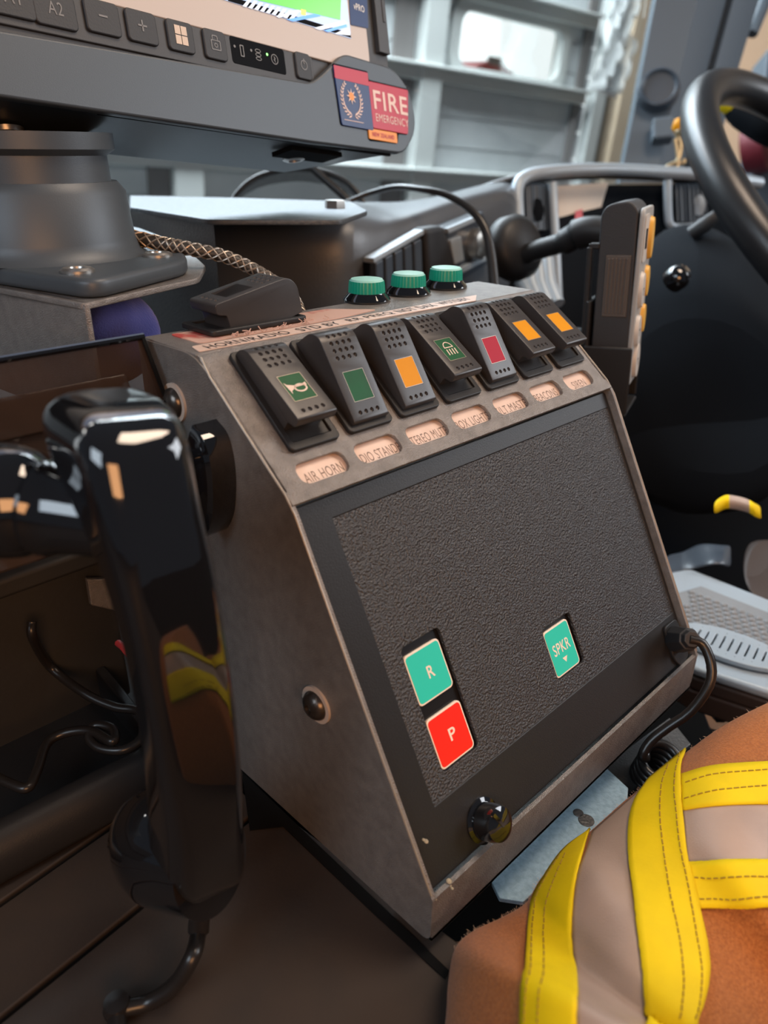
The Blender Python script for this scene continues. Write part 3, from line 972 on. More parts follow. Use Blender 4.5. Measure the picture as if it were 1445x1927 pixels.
tab = thing('rugged_tablet', 'dark grey rugged tablet with a lit map screen, seated in the dock at top left', 'tablet', TB)
TZ = -0.0035
r1 = tl(735, 120, TZ)[0]
rb_ = tl(697, 112, TZ)
b = B()
left, top = -0.47, 0.20
b.plate([rrect(left, tl(300, 120, TZ)[1] - 0.004, r1, top, 0.012)], 0.022, 0, M.Translation((0, 0, TZ - 0.0028)), 0.0015)
b.build('casing', ['tablet'], tab, smooth=45)
scr = tl(662, 72, TZ)
kb = tl(400, 55, TZ)[1]
b = B()
b.plate([rounded([(left + 0.02, kb), (rb_[0], kb), (rb_[0], top - 0.02), (left + 0.02, top - 0.02)], [0.002, 0.010, 0.01, 0.002])], 0.004, 0, M.Translation((0, 0, TZ - 0.001)), 0.0006)
b.build('screen_bezel', ['bezel'], tab, smooth=45)
# right-hand edge rail
b = B()
b.box((r1 - 0.0065, tl(725, 60, TZ)[1] + 0.045, TZ - 0.003), (0.012, 0.12, 0.008))
b.box((r1 - 0.004, tl(722, 30, TZ)[1] + 0.03, TZ + 0.0012), (0.0025, 0.07, 0.001))
b.build('edge_guard', ['tablet'], tab, bevel=0.0015)
# screen
sx1, sy0 = scr
b = B()
b.box(((left + 0.05 + sx1) / 2, (sy0 + top - 0.03) / 2, TZ - 0.0012), (sx1 - left - 0.05, top - 0.03 - sy0, 0.0012), 0)
z = TZ - 0.0005


def spoly(pts, m, zz):
    b.add([(*tl(px, py, TZ), zz) for px, py in pts], [list(range(len(pts)))], m)


spoly([(430, 1), (662, 71), (660, 62), (430, -9)], 5, z)
spoly([(486, 0), (641, 37), (644, -45), (470, -45)], 2, z + 0.0002)
for k in range(9):
    spoly([(468 + k * 11, -2 + k * 3), (474 + k * 11, -1 + k * 3), (464 + k * 11, 13 + k * 3), (457 + k * 11, 11 + k * 3)], 1, z + 0.0001)
spoly([(520, 30), (575, 14), (579, 18), (526, 33)], 1, z + 0.0001)
spoly([(540, 36), (600, 24), (604, 30), (552, 40)], 3, z + 0.00012)
spoly([(592, 52), (648, 38), (655, 44), (604, 56)], 1, z + 0.0001)
spoly([(610, 57), (652, 45), (654, 50), (618, 60)], 3, z + 0.00012)
spoly([(630, 63), (657, 52), (660, 66)], 1, z + 0.0001)
spoly([(567, 17), (576, 19), (576, 29), (567, 27)], 4, z + 0.0003)
b.build('screen', ['scr_blue', 'scr_line', 'scr_green', 'scr_road', 'scr_yellow', 'deep'], tab, smooth=0)
# sticker
b = B()
q = [tl(661, 46, TZ), tl(694, 53, TZ), tl(690, -40, TZ), tl(655, -48, TZ)]
b.plate([rounded(q, 0.0012)], 0.0004, 0, M.Translation((0, 0, TZ - 0.0005)))
cx_, cy_ = tl(676, 14, TZ)
b.text('vPRO', 0.0115, 0.0042, 1, M.Translation((cx_, cy_, TZ - 0.0003)), 0.01)
tag(b.build('sticker', ['navy', 'white'], tab, smooth=0), 'navy sticker reading vPRO')
# keys
def key_glyph(b, kind, T):
    if kind in ('A1', 'A2'):
        b.text(kind, 0.0078, 0.0058, 1, T, 0.0)
    elif kind == '-':
        b.box((0, 0, 0), (0.005, 0.0009, 0.0001), 1, T)
    elif kind == '+':
        b.box((0, 0, 0), (0.0055, 0.0009, 0.0001), 1, T)
        b.box((0, 0, 0), (0.0009, 0.0055, 0.0001), 1, T)
    elif kind == 'win':
        for i in (-1, 1):
            for j in (-1, 1):
                b.box((i * 0.00215, j * 0.0025, 0), (0.0038, 0.0045, 0.0001), 2, T)
    elif kind == 'lock':
        b.add(*curve_mesh([rrect(-0.0035, -0.0035, 0.0035, 0.002, 0.0008), rrect(-0.0029, -0.0029, 0.0029, 0.0014, 0.0005)], 0.00004), 1, T)
        b.add(*curve_mesh([rrect(-0.0025, 0.0018, 0.0018, 0.0045, 0.001), rrect(-0.0019, 0.0016, 0.0012, 0.0039, 0.0006)], 0.00004), 1, T)
        b.add(*curve_mesh([circle(0, -0.0008, 0.0013, 12), circle(0, -0.0008, 0.0008, 12)], 0.00004), 1, T)
    elif kind == 'pw':
        b.add(*curve_mesh([circle(0, 0, 0.003, 20), circle(0, 0, 0.0024, 20)], 0.00004), 1, T)
        b.box((0, 0.0022, 0.0001), (0.0007, 0.003, 0.0001), 1, T)


for px, py, kd, kw in ((20, -6, 'A1', 0.021), (103, 16, 'A2', 0.021), (193, 31, '-', 0.0185), (267, 49, '+', 0.0175), (340, 67, 'win', 0.0165), (405, 83, 'lock', 0.0150), (571, 123, 'pw', 0.0125)):
    x, y = tl(px, py, TZ)
    b = B()
    b.plate([rrect(x - kw / 2, y - 0.0078, x + kw / 2, y + 0.0068, 0.0018)], 0.003, 0, M.Translation((0, 0, TZ + 0.0004)), 0.0007)
    key_glyph(b, kd, M.Translation((x, y, TZ + 0.0006)))
    b.build('tablet_key', ['black_soft', 'dim', 'amberp'], tab, smooth=40)
x, y = tl(490, 104, TZ)
b = B()
b.plate([rrect(x - 0.022, y - 0.0072, x + 0.0215, y + 0.0070, 0.0015)], 0.003, 0, M.Translation((0, 0, TZ - 0.001)), 0.0005)
for dx in (-0.0195, -0.0065, 0.0065):
    b.add(*curve_mesh([circle(x + dx, y + 0.0018, 0.0008, 10)], 0.00004), 3 if dx > 0 else 1, M.Translation((0, 0, TZ - 0.0007)))
b.add(*curve_mesh([rrect(x - 0.0155, y - 0.003, x - 0.0125, y + 0.0035, 0.0006), rrect(x - 0.0149, y - 0.0024, x - 0.0131, y + 0.0029, 0.0004)], 0.00004), 1, M.Translation((0, 0, TZ - 0.0007)))
for k in range(3):
    b.add(*curve_mesh([circle(x - 0.001, y + 0.0025 - k * 0.0022, 0.0024, 16, 0.0011), circle(x - 0.001, y + 0.0025 - k * 0.0022, 0.0019, 16, 0.0007)], 0.00004), 1, M.Translation((0, 0, TZ - 0.0007)))
b.add(*curve_mesh([circle(x + 0.0125, y, 0.0030, 18), circle(x + 0.0125, y, 0.0025, 18)], 0.00004), 1, M.Translation((0, 0, TZ - 0.0007)))
b.add(*curve_mesh([[(x + 0.0120, y + 0.002), (x + 0.0135, y + 0.0003), (x + 0.0127, y + 0.0002), (x + 0.0131, y - 0.002), (x + 0.0115, y - 0.0002), (x + 0.0123, y)]], 0.00004), 1, M.Translation((0, 0, TZ - 0.0007)))
b.build('status_window', ['deep', 'dim', 'dim', 'led'], tab, smooth=40)
# raised dark rail behind the keys
b = B()
y0 = tl(300, 110, TZ)[1]
b.plate([[(left + 0.005, y0), (tl(592, 140, TZ)[0], y0 + 0.003), (tl(592, 140, TZ)[0], kb - 0.001), (left + 0.005, kb - 0.001)]], 0.003, 0, M.Translation((0, 0, TZ - 0.0012)), 0.0006)
b.build('key_rail', ['tablet'], tab, smooth=40)

# ------------------------------------------------------------------ swivel pedestal, its bracket, the steel shelf, the blue cloth
zt = D(178, 526, 0.345).z
zb = zt - 0.0085
pc = Z_(120, 460, zt)
ped = thing('tablet_pedestal', 'thick charcoal swivel pedestal with a bolted base plate under the tablet', 'pedestal', pc)
pi_ = ped.matrix_world.inverted()
b = B()
poly = [(pi_ @ Z_(x, y, zt)).to_2d() for x, y in ((-140, 470), (0, 503), (172, 527), (345, 487), (330, 455), (250, 425), (-100, 410))]
b.plate([rounded([(p.x, p.y) for p in poly], [0.01, 0.0, 0.012, 0.014, 0.012, 0.02, 0.02], 7)], zt - zb, 0, M.Translation((0, 0, 0)), 0.0025)
b.build('base_plate', ['cradle'], ped, smooth=45)
e = Z_(259, 478, zt)
dirc = V((e.x - CP.x, e.y - CP.y, 0)).normalized()
side_ = V((dirc.y, -dirc.x, 0))
rad = 0.050
cc = e - side_ * rad + dirc * 0.012
zs = [on(250, 345, e, dirc).z - zt, on(219, 297, e, dirc).z - zt]
b = B()
b.lathe([(0.0001, 0), (rad + 0.006, 0), (rad + 0.002, 0.003), (rad, 0.009), (rad - 0.002, zs[0] - 0.004), (rad - 0.006, zs[0] + 0.001), (0.0001, zs[0] + 0.001)], M.Translation(pi_ @ V((cc.x, cc.y, zt))), 56)
b.build('swivel_drum', ['cradle'], ped, smooth=50)
b = B()
b.lathe([(0.0001, zs[0]), (rad - 0.009, zs[0]), (rad - 0.0095, zs[1] + 0.001), (rad - 0.005, zs[1] + 0.004), (rad - 0.005, zs[1] + 0.012), (0.0001, zs[1] + 0.012)], M.Translation(pi_ @ V((cc.x, cc.y, zt))), 56)
b.build('swivel_neck', ['cradle'], ped, smooth=50)
for x, y in ((146, 512), (297, 482)):
    p = pi_ @ Z_(x, y, zt)
    b = B()
    b.lathe([(0.0001, 0), (0.0080, 0), (0.0080, 0.0012), (0.0066, 0.0022), (0.0040, 0.0022), (0.0036, 0.0010), (0.0001, 0.0010)], M.Translation(p), 30)
    tag(b.build('base_bolt', ['steel'], ped), 'bright round bolt head')

br = thing('pedestal_bracket', 'grey hammered metal bracket that carries the tablet pedestal', 'bracket', Z_(158, 574, zb))
bi = br.matrix_world.inverted()
zk = zb - 0.0004
pl_ = [Z_(x, y, zk) for x, y in ((-160, 500), (0, 541), (158, 571), (372, 523), (385, 500), (330, 450), (-100, 420))]
b = B()
lp = [((bi @ p).x, (bi @ p).y) for p in pl_]
b.plate([rounded(lp, [0, 0, 0.004, 0.006, 0.006, 0, 0])], 0.003, 0, M.Translation((0, 0, zk - br.location.z)), 0.0006)
f0, f1 = bi @ pl_[2], bi @ (pl_[2] + (pl_[0] - pl_[2]).normalized() * 0.20)
dn = V((0, 0, -0.060))
inn = V((0.003, 0.0, 0))
b.hexa([f0 + dn, f1 + dn, f1 + dn + inn * 1, f0 + dn + inn, f0, f1, f1 + inn, f0 + inn])
b.build('bracket_sheet', ['hammer'], br, bevel=0.0012, smooth=45)

# padded blue cloth tucked under the bracket
cl = Z_(228, 640, zb - 0.030)
b = B()
rows = []
for i in range(15):
    t = math.pi * i / 14
    row = []
    for j in range(30):
        a = 2 * math.pi * j / 30
        rr_ = 1 + 0.10 * math.sin(3 * a + 1.3 * i * .4) + 0.05 * math.sin(7 * a + i)
        row.append(cl + V((0.026 * math.sin(t) * math.cos(a) * rr_, 0.030 * math.sin(t) * math.sin(a) * rr_ + 0.018, 0.027 * math.cos(t))))
    rows.append(row)
b.loft(rows, 0, True)
tag(b.build('blue_cloth', ['cloth_blue'], None, sub=1, merge=False), 'crumpled royal blue cloth tucked under the pedestal bracket', 'cloth')

# braided cable sleeve
p = [D(225, 440, .44), D(300, 458, .435), D(350, 467, .435), (D(420, 482, .44)), D(475, 506, .445), D(520, 533, .447), D(552, 562, .445), D(566, 590, .440)]
b = B()
pp = smooth_path(p, 10)
rb2 = []
sg = 20
for i, q in enumerate(pp):
    rb2.append(0.0039 * (1 - 0.25 * i / len(pp)))
b.tube(pp, rb2, 12)
sl = b.build('braided_cable', ['braid'])
tag(sl, 'brown black braided cable sleeve running from the pedestal behind the hood switch', 'cable')
b = B()
for s_ in (1, -1):
    for ph in range(4):
        path = []
        for i, q in enumerate(pp):
            t = (pp[min(i + 1, len(pp) - 1)] - pp[max(i - 1, 0)]).normalized()
            a = (UP - t * UP.dot(t)).normalized()
            c_ = t.cross(a)
            an = s_ * i * 0.55 + ph * math.pi / 2
            path.append(q + (a * math.cos(an) + c_ * math.sin(an)) * (rb2[i] + 0.0001))
        b.tube(path, 0.00055, 5)
o = b.build('braid_strand', ['edge'], sl)
o['kind'] = 'stuff'

# steel shelf with a bent down leg
ZS = 0.0855
sh = thing('steel_shelf', 'hammered grey steel shelf with a bent leg and one bolt behind the pedestal', 'shelf bracket', Z_(395, 412, ZS))
si = sh.matrix_world.inverted()
sp_ = [si @ Z_(x, y, ZS) for x, y in ((246, 390), (262, 392), (395, 413), (640, 414), (690, 397), (660, 379), (440, 372), (246, 368))]
b = B()
b.plate([rounded([(p.x, p.y) for p in sp_], [0, 0, 0.01, 0.006, 0.006, 0.006, 0, 0])], 0.0035, 0, None, 0.0008)
b.build('shelf_plate', ['shelf'], sh, smooth=45)
b = B()
g0, g1 = sp_[2] + V((0.004, 0.002, -0.003)), sp_[0] + V((0, 0.004, -0.003))
dn = V((0, 0, -0.13))
inn = V((0.0, 0.004, 0))
b.hexa([g0 + dn, g1 + dn, g1 + dn + inn, g0 + dn + inn, g0, g1, g1 + inn, g0 + inn])
b.build('bent_leg', ['hammer_dark'], sh, bevel=0.0012)
b = B()
b.lathe([(0.0001, 0), (0.009, 0), (0.009, 0.002), (0.0085, 0.006), (0.0001, 0.0065)], M.Translation(si @ Z_(630, 391, ZS)), 6)
b.build('shelf_bolt', ['steel'], sh)

# ------------------------------------------------------------------ telephone handset hanging left of the console
HY = -0.038
hs = thing('telephone_handset', 'glossy black telephone handset hanging upright at the left of the console', 'telephone handset', Y_(345, 1742, HY))
hi = hs.matrix_world.inverted()


def hsec(lx, ly, rx, ry, yb, t, r=0.30, n=6):
    """one level of the handset: left and right pixel of its back face, bow of the back, thickness"""
    a, c = Y_(lx, ly, HY + yb), Y_(rx, ry, HY + yb)
    x0, x1 = a.x, c.x
    w = x1 - x0
    lp = []
    rc = min(w, t) * r
    for px_, py_, s in ((x1 - rc, HY + yb + t - rc, 0), (x0 + rc, HY + yb + t - rc, 90), (x0 + rc, HY + yb + rc, 180), (x1 - rc, HY + yb + rc, 270)):
        for k in range(n + 1):
            an = R(s + 90 * k / n)
            xx, yy = px_ + rc * math.cos(an), py_ + rc * math.sin(an)
            lp.append(hi @ V((xx, yy, a.z + (c.z - a.z) * (xx - x0) / w)))
    return lp


LV = [  # left px, right px, bow, thickness
    (232, 747, 286, 744, 0.030, 0.010), (196, 766, 318, 757, 0.019, 0.024), (178, 796, 344, 777, 0.010, 0.034), (174, 830, 366, 806, 0.004, 0.040), (176, 868, 380, 838, 0.0005, 0.042),
    (187, 930, 391, 905, -0.002, 0.038), (203, 1000, 402, 975, -0.004, 0.030), (222, 1070, 412, 1045, -0.006, 0.021), (246, 1160, 425, 1130, -0.0075, 0.0165), (268, 1250, 437, 1215, -0.008, 0.0155),
    (286, 1340, 449, 1300, -0.0075, 0.0155), (302, 1430, 459, 1385, -0.006, 0.0165), (316, 1510, 467, 1462, -0.004, 0.019), (327, 1580, 472, 1530, -0.002, 0.024), (334, 1650, 475, 1592, 0.000, 0.027),
    (338, 1705, 476, 1640, 0.003, 0.027), (342, 1735, 470, 1668, 0.007, 0.022)]
b = B()
b.loft([hsec(*l) for l in LV])
body = b.build('handset_body', ['gloss'], hs, sub=1)
# ear cup and mouth cup face forward, away from the camera
ec = hi @ Y_(262, 985, HY + 0.012)
ea = (hi @ Y_(-30, 935, HY + 0.056) - ec).normalized()
TE = frame(ec, V((0, 0, 1)).cross(ea), ea.cross(V((0, 0, 1)).cross(ea)))
b = B()
b.lathe([(0.0001, 0.0), (0.0115, 0.0), (0.0125, 0.012), (0.0132, 0.022), (0.0140, 0.026), (0.0150, 0.028)], TE, 48)
b.lathe([(0.0001, 0.0285), (0.0140, 0.0285), (0.0150, 0.0305), (0.0138, 0.033), (0.0001, 0.033)], TE, 48)
tag(b.build('ear_ring', ['gloss'], hs, smooth=40), 'ribbed collar of the ear cup')
b = B()
b.lathe([(0.0001, 0.0325), (0.0140, 0.0325), (0.0165, 0.036), (0.0180, 0.042), (0.0175, 0.058), (0.0145, 0.066), (0.0001, 0.069)], TE, 48)
b.build('ear_cup', ['gloss'], hs, smooth=50)
mc = hi @ Y_(398, 1625, HY + 0.010)
ma = (hi @ Y_(262, 1572, HY + 0.050) - mc).normalized()
TMo = frame(mc, V((0, 0, 1)).cross(ma), ma.cross(V((0, 0, 1)).cross(ma)))
b = B()
b.lathe([(0.0001, 0.0), (0.0195, 0.0), (0.0205, 0.010), (0.0220, 0.020), (0.0222, 0.026), (0.0205, 0.034), (0.016, 0.042), (0.009, 0.047), (0.0001, 0.049)], TMo @ M.Scale(1.18, 4, V((0, 1, 0))), 48)
b.build('mouth_cup', ['gloss'], hs, smooth=60)
# short boot and the lead running down to the floor
b = B()
pts = [Y_(378, 1690, HY + 0.018), Y_(374, 1742, HY + 0.018)]
z0 = FZ + 0.0048
pts += [Y_(372, 1762, HY + 0.016), Y_(362, 1800, HY + 0.008), Z_(330, 1852, z0 + 0.008), Z_(284, 1884, z0), Z_(240, 1896, z0), Z_(222, 1902, z0), Z_(222, 1940, z0 - 0.0005), Z_(230, 2010, z0 - 0.0005)]
b.tube([hi @ p for p in smooth_path(pts, 8)], [0.0044] * 14 + [0.0034] * 59, 14)
b.build('handset_lead', ['cable'], hs, smooth=60)
b = B()
q = hi @ Z_(221, 1896, z0)
b.lathe([(0.0001, -0.004), (0.0052, -0.004), (0.0058, 0.0), (0.0050, 0.004), (0.0001, 0.0046)], M.Translation(q), 18)
b.build('lead_knuckle', ['cable'], hs)

# hanger on the console side that carries the handset
hg = thing('handset_hanger', 'black oval hanger plate behind the handset, on the left side of the console', 'hanger', X_(378, 880, -0.010))
gi2 = hg.matrix_world.inverted()
b = B()
lp = [X_(x, y, -0.012) for x, y in ((362, 800), (352, 845), (350, 900), (360, 960), (380, 1012), (397, 985), (401, 935), (397, 880), (384, 830))]
lpc = smooth_path([gi2 @ p for p in lp + [lp[0]]], 5)[:-1]
b.loft([[p + V((0.0119, 0, 0)) for p in lpc], [p for p in lpc], [p * 0.86 + V((-0.002, 0, 0)) for p in lpc]])
b.build('hanger_plate', ['gloss'], hg, smooth=40)
b = B()
b.tube([gi2 @ X_(352, 870, -0.012), gi2 @ D(310, 872, 0.315), gi2 @ D(200, 862, 0.315), gi2 @ D(100, 872, 0.32), gi2 @ D(20, 850, 0.325)], 0.005, 12)
b.build('hanger_arm', ['gloss'], hg, smooth=60)
b = B()
b.lathe([(0.0001, -0.01), (0.007, -0.01), (0.0085, -0.004), (0.0085, 0.006), (0.006, 0.010), (0.0001, 0.011)], frame(gi2 @ D(2, 846, 0.322), RM @ V((0, 1, 0)), RM @ V((0, 0, 1))), 24)
b.build('hanger_end', ['steel'], hg)

# ------------------------------------------------------------------ smoked acrylic pocket
sm = thing('smoked_acrylic_pocket', 'brown smoked acrylic pocket to the left of the console, behind the handset', 'document pocket', V((-0.16, 0.09, 0.0)))
mi = sm.matrix_world.inverted()
tp = Y_(262, 634, 0.100)
bt = V((tp.x, 0.070, 0.0))
xr = -0.0035
up_ = V((0, tp.y - bt.y, tp.z - bt.z))


def sheet(b, t0, t1, x0, x1, off=0.0, th=0.003, m=0):
    nn_ = V((1, 0, 0)).cross(up_).normalized()
    p = [V((x0, bt.y, bt.z)) + up_ * t0, V((x1, bt.y, bt.z)) + up_ * t0, V((x1, bt.y, bt.z)) + up_ * t1, V((x0, bt.y, bt.z)) + up_ * t1]
    p = [mi @ (q + nn_ * off) for q in p]
    nn_ = nn_ * th
    b.hexa([*[q - nn_ for q in p], *p], m)


b = B()
sheet(b, -0.35, 1.0, -0.34, xr)
b.build('front_sheet', ['smoke'], sm, bevel=0.001)
b = B()
sheet(b, 0.46, 0.74, -0.34, xr - 0.016, 0.0032, 0.003)
b.build('raised_band', ['smoke'], sm, bevel=0.0008)
b = B()
p0, p1 = mi @ (V((-0.34, bt.y, bt.z)) + up_), mi @ (V((xr, bt.y, bt.z)) + up_)
b.tube([p0, p1], 0.0016, 8)
b.build('top_edge', ['gloss'], sm)
b = B()
sheet(b, -0.35, 1.0, xr - 0.0016, xr, 0.0010, 0.005)
b.build('side_edge', ['groove'], sm)
b = B()
b.box(mi @ V((-0.172, 0.128, -0.008)), (0.336, 0.003, 0.07))
b.build('back_sheet', ['darkpanel'], sm, bevel=0.001)

# upright cover panel behind the tray
b = B()
b.box((-0.36, 0.17, -0.10), (0.70, 0.012, 0.175))
b.box((-0.36, 0.160, -0.078), (0.70, 0.012, 0.012))
struct(b.build('trim_4', ['darkpanel'], None, bevel=0.003), 'dark grey engine cover riser')
b = B()
p = [Y_(x, y, 0.157) for x, y in ((164, 1090), (240, 1090), (240, 1155), (172, 1140))]
b.loft([[q for q in p], [q + V((0, 0.004, 0)) for q in p]])
tag(b.build('access_plate', ['hammer'], None, bevel=0.001), 'small pale grey plate behind the handset grip', 'plate')

# black tray on the engine cover, with a coiled lead lying over it
ty = thing('black_tray', 'black open plastic tray on the engine cover at far left', 'tray', Z_(120, 1600, FZ))
ti = ty.matrix_world.inverted()
A0, A1 = Z_(36, 1640, FZ), Z_(290, 1500, FZ)
ux = (A1 - A0)
ux.z = 0
TY = frame(A0, ux, (-ux.y, ux.x, 0))
L = ux.length + 0.012
b = B()
ow, ih = 0.125, 0.030
prof = [(-0.0, 0.0), (-0.006, 0.004), (-0.007, 0.018), (-0.002, 0.027), (0.004, ih), (0.010, ih - 0.001), (0.016, 0.012), (ow - 0.016, 0.010), (ow - 0.008, ih + 0.006), (ow, ih + 0.008), (ow + 0.004, 0.0)]
MX = M(((0, 0, 1, 0), (1, 0, 0, 0), (0, 1, 0, 0), (0, 0, 0, 1)))
b.prism(prof, -0.11, L, 0, ti @ TY @ MX)
b.build('tray_body', ['black'], ty, bevel=0.003, seg=3)
b = B()
b.prism([(-0.004, 0.0), (ow + 0.002, 0.0), (ow + 0.002, ih + 0.006), (ow - 0.01, ih + 0.005), (0.004, ih - 0.002)], L - 0.004, L + 0.002, 0, ti @ TY @ MX)
b.build('tray_end', ['black'], ty, bevel=0.0015)
ld = [Y_(60, 1170, 0.150), Y_(62, 1200, 0.148), Z_(95, 1255, FZ + 0.05), Z_(160, 1305, FZ + 0.042), Z_(215, 1330, FZ + 0.038), Z_(262, 1340, FZ + 0.038), Z_(268, 1385, FZ + 0.037), Z_(235, 1410, FZ + 0.036), Z_(190, 1408, FZ + 0.036), Z_(168, 1388, FZ + 0.038), Z_(180, 1365, FZ + 0.041), Z_(212, 1372, FZ + 0.041), Z_(212, 1395, FZ + 0.041),
      Z_(170, 1375, FZ + 0.040), Z_(120, 1380, FZ + 0.038), Z_(88, 1400, FZ + 0.037), Z_(70, 1450, FZ + 0.036), Z_(52, 1482, FZ + 0.036), Z_(20, 1475, FZ + 0.036), Z_(-30, 1450, FZ + 0.036)]
b = B()
b.tube(smooth_path(ld, 8), 0.0026, 8)
tag(b.build('looped_lead', ['cable'], None, smooth=60), 'thin black lead looping over the black tray at far left', 'lead')
b = B()
b.tube(smooth_path([Z_(222, 1210, FZ + 0.055), Z_(232, 1218, FZ + 0.055), Z_(244, 1232, FZ + 0.053), Z_(280, 1262, FZ + 0.05)], 6), 0.0022, 8)
tag(b.build('red_wire', ['carred'], None, smooth=60), 'short red wire just left of the handset grip', 'wire')

# black strip painting the floor edge line, its shadow and a mat corner along the console foot
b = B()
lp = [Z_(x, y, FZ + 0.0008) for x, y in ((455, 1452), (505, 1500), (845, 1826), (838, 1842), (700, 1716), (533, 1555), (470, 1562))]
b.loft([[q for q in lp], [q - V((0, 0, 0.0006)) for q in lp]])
tag(b.build('edge_shadow_strip', ['groove'], None, smooth=0), 'thin black strip for the floor edge line and painted shadow at the console foot', 'shadow strip')

# ------------------------------------------------------------------ dashboard
da = thing('dashboard', 'padded grey dashboard wrapping round towards the driver', 'dashboard', D(692, 600, .70))
di = da.matrix_world.inverted()
ST = [  # front edge px, depth, rear edge px, depth
    (330, 470, .70, 380, 420, 1.0), (399, 462, .70, 450, 415, 1.0), (500, 446, .69, 560, 392, 1.0), (610, 440, .685, 640, 384, 1.0), (668, 446, .690, 690, 378, 1.0), (705, 468, .715, 760, 372, 1.02),
    (770, 445, .76, 830, 366, 1.06), (846, 415, .82, 890, 352, 1.10), (910, 396, .88, 940, 340, 1.15), (985, 376, .95, 1010, 330, 1.22)]
rows = []
for fx, fy, fd, bx, by, bd in ST:
    p, q = D(fx, fy, fd), D(bx, by, bd)
    fw = V((q.x - p.x, q.y - p.y, 0)).normalized()
    r = 0.030
    sec = [V((p.x, p.y, p.z - 0.30)) + fw * 0.02, V((p.x, p.y, p.z - 0.12)), V((p.x, p.y, p.z - 0.045)), V((p.x, p.y, p.z - 0.012)), p + fw * 0.006 + UP * 0.006, p + fw * 0.020 + UP * 0.017,
           p + fw * 0.042 + UP * 0.022]
    e = sec[-1]
    sec += [e.lerp(q, .5) + UP * 0.004, q, q - UP * 0.3]
    rows.append([di @ v for v in sec])
b = B()
b.loft(rows, 0, True)
pad = b.build('dash_pad', ['dash'], da, sub=2)
# angled centre face: a frame running along it
fA, fB = D(704, 500, .712), D(972, 410, .945)
fu = V((fB.x - fA.x, fB.y - fA.y, 0)).normalized()
fn = V((fu.y, -fu.x, 0))
TD = frame(di @ fA, fu, UP, fn)


def dl(x, y, off=0.0):
    q = TD.inverted() @ (di @ on(x, y, fA + fn * off, fn))
    return q


def dquad(b, pts, th, m=0, off=0.004):
    pp_ = [dl(x, y, off) for x, y in pts]
    b.loft([[TD @ V((p.x, p.y, off)) for p in pp_], [TD @ V((p.x, p.y, off - th)) for p in pp_]], m)


b = B()
dquad(b, [(700, 492), (800, 436), (806, 560), (704, 575)], 0.012, 0, 0.004)
b.build('switch_bank', ['deep'], da, bevel=0.003)
for k in range(5):
    b = B()
    x = 708 + k * 18
    y = 494 - k * 9.5
    dquad(b, [(x, y), (x + 14, y - 8), (x + 16, y + 60), (x + 2, y + 66)], 0.010, 0, 0.0085)
    b.build('dash_switch', ['dash_panel'], da, bevel=0.002)
b = B()
dquad(b, [(703, 486), (798, 432), (799, 441), (704, 496)], 0.012, 0, 0.008)
b.build('switch_trim', ['silver'], da, bevel=0.001)
b = B()
dquad(b, [(802, 430), (836, 424), (872, 520), (850, 570), (812, 570)], 0.02, 0, 0.012)
b.build('centre_divider', ['black_soft'], da, bevel=0.006)
b = B()
dquad(b, [(836, 428), (912, 398), (930, 490), (866, 530)], 0.02, 0, 0.008)
b.build('heater_panel', ['dash_panel'], da, bevel=0.003)
for q in ([(842, 430), (905, 404), (907, 412), (845, 440)], [(848, 452), (868, 444), (874, 490), (856, 498)], [(905, 430), (916, 426), (922, 470), (912, 476)], [(860, 508), (915, 482), (917, 490), (864, 518)]):
    b = B()
    dquad(b, q, 0.006, 0, 0.013)
    b.build('heater_button', ['silver'], da, bevel=0.001)
b = B()
p = dl(889, 459, 0.008)
b.lathe([(0.0001, 0), (0.017, 0), (0.016, 0.012), (0.013, 0.014), (0.0001, 0.014)], TD @ M.Translation((p.x, p.y, 0.008)), 28)
b.build('heater_knob', ['steel'], da)
# slatted silver side of the binnacle, low down
b = B()
for k in range(4):
    x = 978 + k * 17
    b.tube([di @ D(x, 500 - k * 4, .86), di @ D(x + 5, 535, .85), di @ D(x + 20, 572, .84)], 0.0085, 8)
b.build('binnacle_slat', ['silver'], da, smooth=60)

# instrument binnacle
bi_ = thing('instrument_binnacle', 'silver framed instrument binnacle behind the steering wheel', 'instrument panel', D(1150, 450, 1.05))
ii = bi_.matrix_world.inverted()


def bd_(x): return 0.985 + (x - 975) * 0.00035


def bp(x, y, o=0.0): return ii @ D(x, y, bd_(x) + o)


b = B()
b.hexa([bp(960, 640, .0), bp(1420, 640, .0), bp(1420, 640, .12), bp(960, 640, .12), bp(972, 350, .03), bp(1420, 345, .03), bp(1420, 345, .12), bp(972, 350, .12)])
b.build('cluster_back', ['deep'], bi_, smooth=0)
b = B()
arcp = [bp(978, 470, -.01), bp(974, 400, -.01), bp(974, 352, -.01), bp(990, 333, -.01), bp(1030, 324, -.015), bp(1110, 319, -.02), bp(1200, 321, -.02), bp(1330, 331, -.02), bp(1430, 345, -.02)]
b.tube(smooth_path(arcp, 8), 0.0085, 12)
b.build('binnacle_frame', ['silver'], bi_, smooth=60)
b = B()
hood = []
for (x, y, o) in ((880, 352, .03), (930, 334, .02), (985, 319, .0), (1040, 312, -.005), (1120, 310, -.008), (1220, 312, -.008), (1430, 332, -.008)):
    p, q = bp(x, y, o), bp(x + 8, y + 8, o + .16)
    hood.append([p, q, q + V((0, 0, -0.02)), p + V((0, 0, -0.012))])
b.loft(hood)
b.build('binnacle_hood', ['dash'], bi_, sub=1)
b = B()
dz = [(1040, 350), (1145, 344), (1128, 400), (1112, 440), (1100, 560), (1046, 560)]  # reflection on the cluster cover, put in as a cream sheet
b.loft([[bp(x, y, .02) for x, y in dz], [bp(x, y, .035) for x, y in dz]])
tag(b.build('cover_reflection', ['paper'], bi_, smooth=0), 'pale cream reflection on the instrument cover, built as a flat sheet')
b = B()
